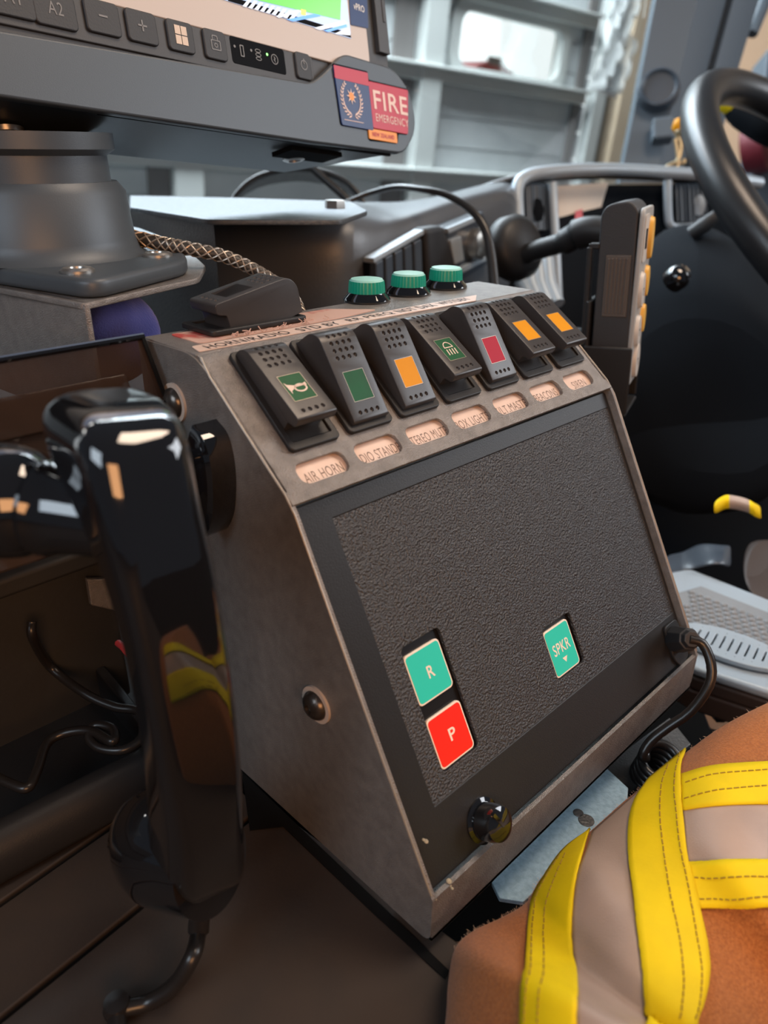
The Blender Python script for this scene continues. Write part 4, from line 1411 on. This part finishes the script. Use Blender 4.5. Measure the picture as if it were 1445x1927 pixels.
b.loft([[bp(x, y, .015) for x, y in ((1082, 398), (1096, 393), (1096, 412), (1082, 416))], [bp(x, y, .019) for x, y in ((1082, 398), (1096, 393), (1096, 412), (1082, 416))]])
b.build('gauge_mark', ['carred'], bi_, smooth=0)
for (x0, y0, x1, y1) in ((985, 345, 1034, 436), (1266, 343, 1330, 421)):
    b = B()
    q = [(x0, y0), (x1 - 3, y0 - 2), (x1, y1 - 4), (x0 + 4, y1 + 2)]
    b.loft([[bp(x, y, .0) for x, y in q], [bp(x, y, .025) for x, y in q]])
    v = b.build('air_vent', ['deep'], bi_, bevel=0.004)
    for k in range(8):
        x = x0 + 6 + k * (x1 - x0 - 10) / 7
        b = B()
        b.tube([bp(x, y0 + 3, -.004), bp(x + 3, y1 - 3, -.004)], 0.0022, 6)
        b.build('vent_slat', ['dash_panel'], v, smooth=60)
    b = B()
    xm = (x0 + x1) / 2 + (6 if x0 < 1100 else 22)
    b.lathe([(0.0001, -.004), (0.014, -.004), (0.015, 0.004), (0.0001, 0.006)], frame(bp(xm - 4, (y0 + y1) / 2 + 6, -.006), RM @ V((.45, 0, 0.2)), RM @ V((0, 1, 0))) @ M.Scale(.55, 4, V((1, 0, 0))), 20)
    b.build('vent_tab', ['silver' if x0 > 1100 else 'deep'], v)
for pts, r in (([(1040, 345), (1042, 400), (1046, 470), (1050, 560)], .006), ([(1256, 340), (1257, 400), (1262, 424), (1285, 428), (1330, 424)], .006)):
    b = B()
    b.tube(smooth_path([bp(x, y, -.012) for x, y in pts], 6), r, 10)
    b.build('vent_frame', ['silver'], bi_, smooth=60)
b = B()
q = [(1258, 428), (1330, 425), (1322, 462), (1260, 500)]
b.loft([[bp(x, y, -.010) for x, y in q], [bp(x, y, .02) for x, y in q]])
b.build('switch_plate', ['silver'], bi_, bevel=0.003)
b = B()
q = [(1290, 428), (1318, 426), (1317, 444), (1290, 446)]
b.loft([[bp(x, y, -.016) for x, y in q], [bp(x, y, .0) for x, y in q]])
b.build('cluster_button', ['deep'], bi_, bevel=0.002)

# lever with a round boss beside the binnacle
lv = thing('column_lever', 'black lever with a round boss between the dash and the instrument binnacle', 'lever', D(968, 470, .80))
li = lv.matrix_world.inverted()
b = B()
b.lathe([(0.0001, -0.012), (0.030, -0.012), (0.034, -0.004), (0.033, 0.010), (0.024, 0.018), (0.0001, 0.020)], frame(li @ D(966, 468, .80), RM @ V((0.75, -.1, -0.5)), RM @ V((0.1, 1, 0))), 32)
b.build('lever_boss', ['black'], lv, smooth=50)
b = B()
b.tube(smooth_path([li @ p for p in (D(985, 480, .79), D(1020, 468, .775), D(1060, 456, .76), D(1085, 442, .75), D(1110, 436, .742), D(1140, 438, .735))], 6), [0.010] * 12 + [0.0125] * 6 + [0.015] * 13, 12)
b.build('lever_arm', ['black'], lv, smooth=60)

# cable draped over the dash
p = [D(640, 386, .80), D(668, 374, .80), D(700, 362, .80), D(745, 352, .78), D(795, 357, .76), D(840, 367, .75), D(885, 394, .74), D(912, 430, .735), D(924, 480, .735), D(930, 540, .735)]
b = B()
b.tube(smooth_path(p, 8), [0.0022 + 0.00003 * i for i in range(40)] + [0.0034 + 0.00006 * i for i in range(33)], 10)
tag(b.build('dash_cable', ['cable'], None, smooth=60), 'black cable draped over the dash top behind the jewel lamps', 'cable')

# black mesh cover behind the shelf
ms = thing('mesh_cover', 'black see-through mesh cover standing on the dash behind the steel shelf', 'mesh cover', D(575, 385, .9))
mi2 = ms.matrix_world.inverted()
rows = []
for i in range(9):
    t = i / 8
    row = []
    for (x, y) in ((425, 400), (445, 365), (480, 335), (530, 320), (585, 318), (640, 335), (670, 360), (690, 392)):
        p = D(x, y + (400 - y) * t * 0.25, .86 + .12 * t)
        row.append(mi2 @ p)
    rows.append(row)
b = B()
b.grid(rows)
mm = b.build('mesh_skin', ['mesh_bag'], ms, sub=1, thick=0.002)
b = B()
b.tube(smooth_path([mi2 @ D(x, y, .855) for x, y in ((425, 402), (445, 365), (480, 335), (530, 320), (585, 318), (640, 335), (670, 360), (690, 392))], 6), 0.003, 8)
b.build('mesh_hoop', ['cable'], ms, smooth=60)
b = B()
b.tube(smooth_path([mi2 @ D(x, y, .853) for x, y in ((590, 318), (620, 345), (650, 372), (662, 392))], 6), 0.0045, 8)
b.build('mesh_rib', ['cable'], ms, smooth=60)

# steering wheel
wc, wn = V((0.8563, 0.0592, 0.0510)), V((-0.01998, -0.66375, 0.74769))
sw = thing('steering_wheel', 'large black steering wheel at the upper right', 'steering wheel', frame(wc, V((1, 0, 0)) - wn * wn.x, wn.cross(V((1, 0, 0)))))
b = B()
b.tube([(0.225 * math.cos(2 * math.pi * k / 96), 0.225 * math.sin(2 * math.pi * k / 96), 0) for k in range(97)], 0.0200, 20, 0, False)
b.build('wheel_rim', ['wheel'], sw, smooth=70, merge=True)
b = B()
b.lathe([(0.0001, -0.06), (0.06, -0.06), (0.075, -0.03), (0.07, -0.008), (0.0001, 0.0)], None, 36)
b.build('wheel_hub', ['black_soft'], sw)
for a in (215, 325):
    b = B()
    b.tube([(0.06 * math.cos(R(a)), 0.06 * math.sin(R(a)), -0.03), (0.14 * math.cos(R(a)), 0.14 * math.sin(R(a)), -0.016), (0.218 * math.cos(R(a)), 0.218 * math.sin(R(a)), 0)], [0.022, 0.015, 0.012], 10)
    b.build('wheel_spoke', ['black_soft'], sw, smooth=60)
cs = thing('steering_column', 'black steering column shroud under the steering wheel', 'steering column', wc - wn * 0.3)
ci = cs.matrix_world.inverted()
b = B()
CL = []
for pts in (((1218, 430, .95), (1262, 395, .93), (1330, 385, .9), (1470, 470, .85), (1480, 560, .85), (1300, 520, .92)),
            ((1120, 560, .92), (1200, 470, .90), (1300, 440, .84), (1480, 540, .78), (1500, 760, .78), (1230, 700, .86)),
            ((1105, 800, .90), (1180, 620, .86), (1300, 560, .80), (1500, 640, .74), (1500, 930, .74), (1250, 900, .84)),
            ((1150, 1010, .90), (1230, 860, .86), (1330, 780, .82), (1500, 800, .78), (1500, 1020, .78), (1280, 1015, .86))):
    CL.append([ci @ D(*q) for q in pts])
b.loft(CL)
b.build('column_shroud', ['deep'], cs, sub=2)
b = B()
b.lathe([(0.0001, -0.008), (0.012, -0.008), (0.0125, 0.002), (0.009, 0.009), (0.0001, 0.011)], frame(ci @ D(1275, 522, .755), RM @ V((1, 0, -.4)), RM @ V((0, .9, -.3))), 26)
tag(b.build('ignition_knob', ['gloss'], cs, smooth=60), 'shiny round black knob')
b = B()
b.tube([ci @ D(1300, 440, .86), ci @ D(1325, 424, .85), ci @ D(1348, 404, .845)], [0.008, 0.009, 0.006], 10)
b.build('indicator_stalk', ['black_soft'], cs, smooth=60)
# lining behind the column: lower dash
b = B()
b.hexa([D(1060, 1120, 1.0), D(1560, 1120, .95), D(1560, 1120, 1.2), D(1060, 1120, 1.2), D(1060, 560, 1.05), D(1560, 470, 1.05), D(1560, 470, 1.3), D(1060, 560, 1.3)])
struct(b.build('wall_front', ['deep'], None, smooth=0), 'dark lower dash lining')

# glove hung behind the wheel rim, and a brass figure on the pillar
gv = thing('work_glove', 'black work glove with a fluorescent yellow cuff behind the steering wheel rim', 'glove', D(1395, 205, 1.1))
g_i = gv.matrix_world.inverted()
b = B()
b.tube(smooth_path([g_i @ D(*p) for p in ((1376, 196, 1.10), (1395, 205, 1.09), (1420, 222, 1.08), (1450, 240, 1.07), (1480, 250, 1.07))], 5), [0.012, 0.018, 0.02, 0.022, 0.022, 0.023] + [0.024] * 15, 12)
for k, (x, y) in enumerate(((1404, 240), (1424, 256), (1445, 262))):
    b.tube([g_i @ D(x - 2, y - 26, 1.085), g_i @ D(x, y - 8, 1.08), g_i @ D(x + 2, y, 1.08)], [0.011, 0.0105, 0.007], 8)
b.build('glove_body', ['deep'], gv, smooth=60)
b = B()
b.tube([g_i @ D(1350, 193, 1.09), g_i @ D(1366, 193, 1.09), g_i @ D(1392, 199, 1.085)], [0.008, 0.014, 0.016], 12)
b.build('glove_cuff', ['yellow'], gv, smooth=60)
bf = thing('brass_hook', 'tarnished brass hook figure hanging at the foot of the pillar', 'hook', D(1278, 318, 1.12))
f_i = bf.matrix_world.inverted()
b = B()
for pts, r in ((((1284, 244, 1.12), (1275, 256, 1.12), (1281, 270, 1.12), (1280, 290, 1.12), (1274, 304, 1.12), (1256, 314, 1.12), (1254, 320, 1.12)), .0035), (((1270, 262, 1.12), (1274, 284, 1.12), (1276, 306, 1.12), (1273, 322, 1.12)), .003), (((1276, 304, 1.12), (1286, 308, 1.12), (1288, 300, 1.12)), .0028)):
    b.tube(smooth_path([f_i @ D(*p) for p in pts], 5), r, 8)
b.lathe([(0.0001, -.006), (.006, -.003), (.0065, .002), (.0001, .006)], frame(f_i @ D(1277, 250, 1.118), (1, 0, 0), (0, 1, 0)), 10)
b.build('hook_body', ['brass'], bf, smooth=60)
b = B()
b.lathe([(0.0001, -.01), (.008, -.008), (.011, 0), (.007, .010), (.0001, .012)], frame(f_i @ D(1278, 238, 1.13), RM @ V((1, 0, 0)), RM @ V((0, 0, -1))), 14)
b.build('hook_tag', ['lens_amber'], bf, smooth=60)

# ------------------------------------------------------------------ handheld controller in its holder
MK = D(1213, 396, .53)
TK = frame(MK, (math.cos(R(20)), math.sin(R(20)), 0), V((0.09, 0.09, 1)))      # x: across the keypad, y: up, z: out of the keypad
hc = thing('handheld_controller', 'dark grey handheld controller with round amber and pale keys, standing in a holder', 'remote control', TK)
KW, KD, KH = 0.046, 0.030, 0.128
b = B()
prof = rounded([(-KH, -0.002), (0.0, -0.004), (0.0065, -0.010), (0.0040, -KD), (-KH, -KD)], [0.002, 0.003, 0.006, 0.010, 0.004], 5)
MZ = M(((0, 0, 1, 0), (1, 0, 0, 0), (0, 1, 0, 0), (0, 0, 0, 1)))
b.prism([(p[0], p[1]) for p in prof], 0.0, KW, 0, MZ)
b.build('controller_body', ['black_soft'], hc, bevel=0.003, seg=3)
b = B()
b.plate([rrect(0.0012, -KH + 0.002, KW - 0.0012, 0.0005, 0.005)], 0.0035, 0, M.Translation((0, 0, 0.0005)), 0.001)
b.plate([rrect(0.005, -0.036, 0.022, -0.003, 0.002)], 0.001, 1, M.Translation((0, 0, 0.0011)))
for k in range(3):
    b.box((0.011 + k * 0.003, -0.020, 0.0013), (0.0008, 0.014, 0.0003), 2)
b.build('keypad_plate', ['key_grey', 'key_pale', 'deep'], hc, smooth=45)
kz = [(0.034, -0.021, .0075, .0155, 'key_amber'), (0.012, -0.056, .0085, .0135, 'key_pale'), (0.033, -0.052, .0075, .012, 'key_amber'), (0.012, -0.086, .0085, .0125, 'key_pale'), (0.033, -0.080, .0075, .0115, 'key_amber'), (0.019, -0.110, .010, .014, 'key_pale')]
for x, y, rx_, ry_, mm_ in kz:
    b = B()
    lo = [V((x + rx_ * math.cos(2 * math.pi * k / 24), y + ry_ * math.sin(2 * math.pi * k / 24), 0.0005)) for k in range(24)]
    hi_ = [V((x + (rx_ - .0012) * math.cos(2 * math.pi * k / 24), y + (ry_ - .0012) * math.sin(2 * math.pi * k / 24), 0.0032)) for k in range(24)]
    b.loft([lo, hi_])
    if mm_ == 'key_pale':
        b.box((x, y + .001, 0.00325), (0.004, 0.0012, 0.0001), 1)
        b.box((x + .001, y - .002, 0.00325), (0.0012, 0.004, 0.0001), 1)
    b.build('controller_key', [mm_, 'deep'], hc, smooth=40)
b = B()
for k in range(6):
    b.box((-0.0012, -0.052, -0.0085 - k * 0.0026), (0.0022, 0.040, 0.0017))
b.box((-0.0004, -0.052, -0.0150), (0.0022, 0.044, 0.018))
b.build('side_button', ['rib'], hc, bevel=0.0006)
ho = thing('controller_holder', 'black plastic holder gripping the lower end of the handheld controller', 'holder', TK @ M.Translation((0.02, -0.13, -0.015)))
hoi = ho.matrix_world.inverted()
Q = hoi @ TK
b = B()
b.box((-0.0035, -0.122, -0.0165), (0.003, 0.052, 0.036), 0, Q)
b.box((KW + 0.0035, -0.118, -0.0165), (0.003, 0.056, 0.034), 0, Q)
b.box((KW / 2, -0.105, -KD - 0.0035), (KW + 0.008, 0.085, 0.004), 0, Q)
b.box((KW / 2, -0.1485, -0.016), (KW + 0.010, 0.003, 0.034), 0, Q)
b.build('holder_cup', ['black'], ho, bevel=0.0015)
b = B()
b.box((0.004, -0.062, -KD - 0.006), (0.012, 0.075, 0.004), 0, Q)
b.box((0.004, -0.024, -KD - 0.003), (0.010, 0.004, 0.008), 0, Q)
b.build('holder_clip', ['black'], ho, bevel=0.001)
b = B()
b.tube([Q @ V((0.012, -0.098, -KD - 0.005)), Q @ V((0.008, -0.098, -KD - 0.022))], [0.012, 0.0135], 20)
b.tube([Q @ V((0.010, -0.100, -KD - 0.018)), Q @ V((0.006, -0.15, -KD - 0.020)), Q @ V((0.004, -0.21, -KD - 0.022))], 0.008, 12)
b.build('holder_mount', ['black'], ho, smooth=60)

# ------------------------------------------------------------------ step panel, bracket and odds and ends to the right of the console
ZT = -0.225
stp = thing('step_panel', 'grey step panel with dimpled rubber and a slotted oval grille right of the console', 'step panel', Z_(1370, 1240, ZT))
s_i = stp.matrix_world.inverted()
zl = lambda x, y, z=ZT: s_i @ Z_(x, y, z)
b = B()
q = [(1225, 1105), (1262, 1075), (1300, 1068), (1520, 1155), (1520, 1334), (1445, 1300), (1312, 1257), (1240, 1215)]
lo = [zl(x, y) for x, y in q]
b.loft([lo, [p - V((0, 0, 0.009)) for p in lo]])
b.build('step_slab', ['silver'], stp, bevel=0.004)
b = B()
lo = [zl(x, y) + V((0, 0, -0.0092)) for x, y in q]
b.loft([lo, [p - V((0, 0, 0.012)) for p in lo]])
b.loft([[p - V((0, 0, 0.0122)) for p in lo], [p * 0.98 - V((0, 0, 0.032)) for p in lo]])
b.build('step_ledge', ['brown'], stp, bevel=0.003)
b = B()
q = [(1270, 1120), (1318, 1106), (1520, 1185), (1520, 1262), (1440, 1240), (1390, 1205), (1330, 1180), (1280, 1178)]
lo = [zl(x, y) + V((0, 0, 0.0016)) for x, y in q]
b.loft([lo, [p - V((0, 0, 0.003)) for p in lo]])
o0_, e1, e2 = zl(1330, 1130), (zl(1445, 1175) - zl(1330, 1130)), None
u1 = e1.normalized()
u2 = V((-u1.y, u1.x, 0))
for i in range(-5, 18):
    for j in range(-9, 7):
        p = o0_ + u1 * (i + 0.5 * (j % 2)) * 0.0073 - u2 * (-j * 0.0064)
        x, y, dd_ = 0, 0, 0
        w = stp.matrix_world @ p
        v = RM.transposed() @ (w - CP)
        sx, sy = CX + F * v.x / -v.z, CY - F * v.y / -v.z
        if 1290 < sx < 1500 and sy > 1128 + (sx - 1318) * 0.36 - 6 and sy < 1176 + (sx - 1300) * 0.42:
            b.lathe([(0.0034, 0.001), (0.0030, 0.0026), (0.0018, 0.0036), (0.0001, 0.0039)], M.Translation(p), 8)
b.build('dimpled_mat', ['tread'], stp, smooth=60)
b = B()
gcx = zl(1372, 1224)
gl_u = (zl(1432, 1246) - zl(1312, 1205)).normalized()
TGr = frame(gcx, gl_u, (-gl_u.y, gl_u.x, 0))
holes = []
for k in range(-5, 6):
    x = k * 0.0062
    hh = 0.0125 * math.sqrt(max(0.05, 1 - (x / 0.040) ** 2))
    holes.append(rrect(x - 0.0013, -hh * .85, x + 0.0013, hh * .85, 0.0011, 3))
    if abs(k) < 5:
        holes.append(circle(x, hh * .85 + 0.0038, 0.0011, 8))
        holes.append(circle(x, -hh * .85 - 0.0038, 0.0011, 8))
b.plate([circle(0, 0, 0.043, 48, 0.0205)] + holes, 0.004, 0, TGr @ M.Translation((0, 0, 0.0055)), 0.0006)
b.build('oval_grille', ['silver'], stp, smooth=45)
b = B()
b.prism(circle(0, 0, 0.0418, 48, 0.0195), 0.0004, 0.0010, 0, TGr)
b.build('grille_backing', ['groove'], stp, smooth=0)

sb = thing('seat_bracket', 'pale metal bracket with a dark bolt below the step panel', 'bracket', D(1350, 1348, .60))
sbi = sb.matrix_world.inverted()
b = B()
q = [(1322, 1338), (1340, 1326), (1378, 1340), (1400, 1352), (1390, 1385), (1335, 1372)]
lo = [sbi @ D(x, y, .60) for x, y in q]
b.loft([lo, [sbi @ D(x, y, .606) for x, y in q]])
b.build('bracket_plate', ['steel'], sb, bevel=0.001)
b = B()
b.lathe([(0.0001, 0), (0.006, 0), (0.006, 0.004), (0.0001, 0.005)], frame(sbi @ D(1356, 1345, .599), RM @ V((1, 0, 0)), RM @ V((0, .6, .6))), 6)
b.build('bracket_bolt', ['deep'], sb)

# gear lever gaiter, leather boot, hi-vis cloth in the dark foot well
gt = thing('silver_gaiter', 'folded silver grey gaiter in the foot well right of the console', 'gaiter', D(1320, 1060, .74))
gti = gt.matrix_world.inverted()
rows = []
for k, yy in enumerate((0, 14, 26, 40)):
    rows.append([gti @ D(x, y + yy + 3 * math.sin(i * 2.1 + k), .74 - .012 * k + .012 * math.sin(i * 1.3)) for i, (x, y) in enumerate(((1250, 1046), (1285, 1043), (1312, 1030), (1335, 1026), (1358, 1027), (1372, 1030)))])
b = B()
b.grid(rows)
b.build('gaiter_skin', ['dash_panel'], gt, sub=2, thick=0.004)
bo = thing('brown_boot', 'dark brown leather boot in the foot well at the right edge', 'boot', D(1430, 1130, .72))
boi = bo.matrix_world.inverted()
b = B()
b.loft([[boi @ D(cx_ + rx_ * math.cos(2 * math.pi * k / 16), cy_ + ry_ * math.sin(2 * math.pi * k / 16), .72 - .03 * math.sin(2 * math.pi * k / 16) + dd_) for k in range(16)]
        for cx_, cy_, rx_, ry_, dd_ in ((1408, 1060, 6, 30, .0), (1415, 1065, 18, 48, -.01), (1440, 1075, 40, 62, -.02), (1480, 1085, 50, 66, -.02), (1530, 1090, 45, 60, -.02))])
b.build('boot_upper', ['brown'], bo, sub=1)
b = B()
b.tube(smooth_path([boi @ D(*p) for p in ((1424, 1112, .70), (1434, 1125, .70), (1446, 1138, .70), (1470, 1150, .70))], 5), 0.006, 8)
b.build('boot_welt', ['silver'], bo, smooth=60)
hv = thing('hi_vis_cloth', 'yellow edged reflective strip of cloth showing in the dark foot well', 'hi-vis cloth', D(1390, 950, .68))
hvi = hv.matrix_world.inverted()
b = B()
rows = [[hvi @ D(x, y + yy, .68 + dd_ + .008 * math.sin(i)) for i, (x, y) in enumerate(((1346, 940), (1362, 930), (1370, 928), (1392, 932), (1412, 938), (1420, 945), (1434, 950)))] for yy, dd_ in ((0, 0.0), (12, -.006), (24, -.004), (30, .002))]
b.grid(rows)
for i in range(len(b.f)):
    b.m[i] = 1 if (i % 6) in (0, 1, 4, 5) else 0
b.build('reflective_strip', ['reflective', 'yellow'], hv, sub=2, thick=0.003)

# flat foot of the console, pale blue grey
ft = thing('console_base_plate', 'pale blue grey hammered base plate sticking out under the console', 'base plate', Z_(1050, 1570, -0.205))
fti = ft.matrix_world.inverted()
b = B()
q = [(925, 1660), (1080, 1490), (1136, 1440), (1182, 1482), (1180, 1520), (985, 1697), (940, 1690)]
lo = [fti @ Z_(x, y, -0.205) for x, y in q]
b.loft([lo, [p - V((0, 0, 0.003)) for p in lo]])
b.build('plate_sheet', ['hammer_blue'], ft, bevel=0.0006)
b = B()
for x, y, r in ((1088, 1530, .003), (1103, 1544, .0045)):
    b.lathe([(0.0001, 0), (r, 0), (r * .9, 0.0003), (0.0001, 0.0003)], M.Translation(fti @ Z_(x, y, -0.205) + V((0, 0, .0001))), 18)
tag(b.build('plate_stain', ['hammer_dark'], ft, smooth=0), 'two dark round stains')
b = B()
q = [(1125, 1450), (1260, 1350), (1300, 1400), (1185, 1490)]
lo = [fti @ Z_(x, y, -0.222) for x, y in q]
b.loft([lo, [p - V((0, 0, 0.003)) for p in lo]])
b.build('plate_step', ['hammer_dark'], ft, bevel=0.0006)

# ------------------------------------------------------------------ firefighter's jacket lying in front of the console
jk = thing('firefighter_jacket', 'orange firefighter jacket with yellow and grey reflective tape in the lower right corner', 'jacket', D(1150, 1800, .33))
ji = jk.matrix_world.inverted()
EDGE = [(800, 2120, .285), (836, 1935, .295), (843, 1850, .302), (856, 1785, .308), (890, 1752, .318), (945, 1726, .330), (990, 1698, .338), (1016, 1655, .343), (1063, 1600, .350), (1112, 1563, .357), (1175, 1507, .366), (1225, 1470, .372), (1258, 1442, .378), (1297, 1411, .386), (1360, 1366, .396), (1450, 1320, .410), (1560, 1275, .425)]
rows = []
for k, (dx, dd_) in enumerate(((14, .085), (5, .030), (0, .010), (10, -.004), (45, -.022), (120, -.045), (240, -.068), (420, -.085), (640, -.092), (900, -.085))):
    row = []
    for i, (x, y, d) in enumerate(EDGE):
        s = i / (len(EDGE) - 1)
        nx, ny = 0.80 - 0.25 * s, 0.45 + 0.45 * s
        w_ = max(0.0, 1 - i / 6.0) ** 1.3
        nx, ny = nx * (1 - w_) + 1.0 * w_, ny * (1 - w_) + 0.12 * w_
        # soft folds
        fold = (0.0042 * math.sin(i * 1.25 + k * 0.35) + 0.0012 * math.sin(i * 2.6 - k * .8)) * min(1, k / 5) * min(1, i / 5) if k > 3 else 0
        row.append(D(x + dx * nx, y + dx * ny, d + dd_ * (0.85 + .15 * s) + fold))
    rows.append(row)
# smooth interpolation both ways
r2 = [smooth_path(r, 5) for r in rows]
cols = list(zip(*r2))
r3 = [smooth_path(c, 5) for c in cols]
b = B()
g = [[ji @ p for p in c] for c in zip(*r3)]
b.grid(g)
fab = b.build('jacket_fabric', ['orange'], jk, smooth=80, thick=0.0025)
BV = BVHTree.FromPolygons([p for p in b.v], b.f)
cpl = ji @ CP


def cast(x, y, off):
    d = (ji.to_3x3() @ ray(x, y)).normalized()
    loc, nor, _, _ = BV.ray_cast(cpl, d)
    if loc is None:
        return None
    if nor.dot(d) > 0:
        nor = -nor
    return loc + nor * off


def poly_at(pl, t):
    L = [0]
    for a, c in zip(pl, pl[1:]):
        L.append(L[-1] + math.hypot(c[0] - a[0], c[1] - a[1]))
    s = t * L[-1]
    for i in range(len(pl) - 1):
        if s <= L[i + 1] + 1e-9:
            u = (s - L[i]) / max(1e-9, L[i + 1] - L[i])
            return pl[i][0] + (pl[i + 1][0] - pl[i][0]) * u, pl[i][1] + (pl[i + 1][1] - pl[i][1]) * u
    return pl[-1]


def sp2(pl):
    return [(p.x, p.y) for p in smooth_path([(x, y, 0) for x, y in pl], 6)]


def tape(name, left, right, m, off, th, n=60, k=10):
    """a strip of tape that hugs the cloth between two lines"""
    left, right = sp2(left), sp2(right)
    b = B()
    rows = []
    for i in range(n + 1):
        a, c = poly_at(left, i / n), poly_at(right, i / n)
        row = []
        for j in range(k + 1):
            t = j / k
            p = cast(a[0] + (c[0] - a[0]) * t, a[1] + (c[1] - a[1]) * t, off)
            row.append(p)
        rows.append(row)
    # fill the few rays that slip past the silhouette from their neighbours
    for row in rows:
        last = next((p for p in row if p is not None), None)
        for j in range(len(row)):
            if row[j] is None:
                row[j] = last
            last = row[j]
    rows = [r for r in rows if r[0] is not None]
    b.grid(rows)
    return b.build(name, [m], jk, smooth=80, thick=th)


def stitches(line, off, m='thread', step=13, ln=9):
    ln_ = sp2(line)
    tot = sum(math.hypot(c[0] - a[0], c[1] - a[1]) for a, c in zip(ln_, ln_[1:]))
    b = B()
    s = 0
    while s + ln < tot:
        a, c = poly_at(ln_, s / tot), poly_at(ln_, (s + ln) / tot)
        p, q = cast(*a, off), cast(*c, off)
        if p is not None and q is not None and (p - q).length < 0.02:
            b.tube([p, q], 0.00028, 5)
        s += step
    o = b.build('stitching', [m], jk, smooth=0)
    o['kind'] = 'stuff'
    return o


T1L = [(1108, 1569), (1063, 1603), (1025, 1657), (1003, 1702), (991, 1769), (987, 1836), (984, 1930), (984, 2050)]
T1R = [(1114, 1563), (1108, 1576), (1090, 1639), (1081, 1702), (1079, 1769), (1083, 1836), (1088, 1930), (1092, 2050)]
T2L = [(1225, 1471), (1198, 1510), (1186, 1550), (1183, 1612), (1188, 1679), (1197, 1746), (1206, 1813), (1213, 1880), (1214, 1930), (1214, 2050)]
T2R = [(1295, 1414), (1284, 1447), (1286, 1514), (1293, 1586), (1304, 1657), (1316, 1724), (1327, 1782), (1329, 1836), (1318, 1894), (1307, 1930), (1290, 2050)]
tag(tape('reflective_tape', [(1116, 1566), (1104, 1602), (1089, 1645), (1080, 1702), (1078, 1769), (1082, 1836), (1087, 1930), (1091, 2050)], [(1222, 1474), (1199, 1508), (1188, 1550), (1185, 1612), (1190, 1679), (1199, 1746), (1208, 1813), (1215, 1880), (1216, 1930), (1216, 2050)], 'reflective', 0.0008, 0.0007, 60, 14), 'wide grey reflective tape down the middle')
tag(tape('reflective_tape', [(1285, 1520), (1340, 1514), (1400, 1511), (1500, 1510)], [(1294, 1626), (1340, 1625), (1400, 1624), (1500, 1624)], 'reflective', 0.0008, 0.0007, 40, 12), 'grey reflective tape running to the right')
tag(tape('yellow_tape', [(1284, 1461), (1336, 1446), (1400, 1439), (1500, 1434)], [(1287, 1528), (1336, 1521), (1400, 1517), (1500, 1516)], 'yellow', 0.0016, 0.0009, 40, 8), 'upper cross strip of fluorescent yellow tape')
tag(tape('yellow_tape', [(1296, 1625), (1340, 1622), (1400, 1620), (1500, 1619)], [(1314, 1712), (1360, 1711), (1400, 1710), (1500, 1709)], 'yellow', 0.0016, 0.0009, 40, 8), 'lower cross strip of fluorescent yellow tape')
tag(tape('yellow_tape', T1L, T1R, 'yellow', 0.0018, 0.0010), 'left hand strip of fluorescent yellow tape')
tag(tape('yellow_tape', T2L, T2R, 'yellow', 0.0024, 0.0010), 'wide centre strip of fluorescent yellow tape')
stitches([(1058, 1615), (1030, 1660), (1012, 1702), (1000, 1769), (997, 1836), (993, 1930)], 0.0019)
stitches([(1068, 1612), (1048, 1660), (1034, 1702), (1023, 1769), (1021, 1836), (1018, 1930)], 0.0019)
stitches([(1262, 1447), (1249, 1485), (1245, 1530), (1249, 1600), (1258, 1680), (1268, 1746), (1280, 1836), (1278, 1900), (1272, 1930)], 0.0026)
stitches([(1284, 1424), (1274, 1470), (1276, 1530), (1283, 1600), (1294, 1680), (1303, 1746), (1313, 1836), (1308, 1900), (1300, 1930)], 0.0026)
for ln in ([(1292, 1478), (1340, 1463), (1400, 1456), (1450, 1452)], [(1290, 1508), (1340, 1494), (1400, 1486), (1450, 1482)], [(1306, 1656), (1370, 1654), (1450, 1653)], [(1314, 1696), (1380, 1693), (1450, 1691)]):
    stitches(ln, 0.0018)
# loose fibres along the worn edge
b = B()
EP = smooth_path([D(x, y, d + .006) for x, y, d in EDGE[3:16]], 60)
for k in range(1100):
    p = random.choice(EP)
    p = p + (RM @ V((0.6, -0.8, 0))) * 0.0016
    o_ = V((random.uniform(-1, 1), random.uniform(-1, 1), random.uniform(-1, 1))) * 0.0009
    dd2 = (RM @ V((-0.6, 0.8, 0.1))).normalized()
    L_ = random.uniform(.0006, .0018)
    e_ = V((random.uniform(-1, 1), random.uniform(-1, 1), random.uniform(-1, 1))) * 0.5
    b.tube([ji @ (p + o_), ji @ (p + o_ + (dd2 + e_) * L_ * .6), ji @ (p + o_ + (dd2 + e_ * 1.6) * L_)], 0.00006, 4)
o = b.build('edge_fuzz', ['fuzz'], jk, smooth=0)
o['kind'] = 'stuff'
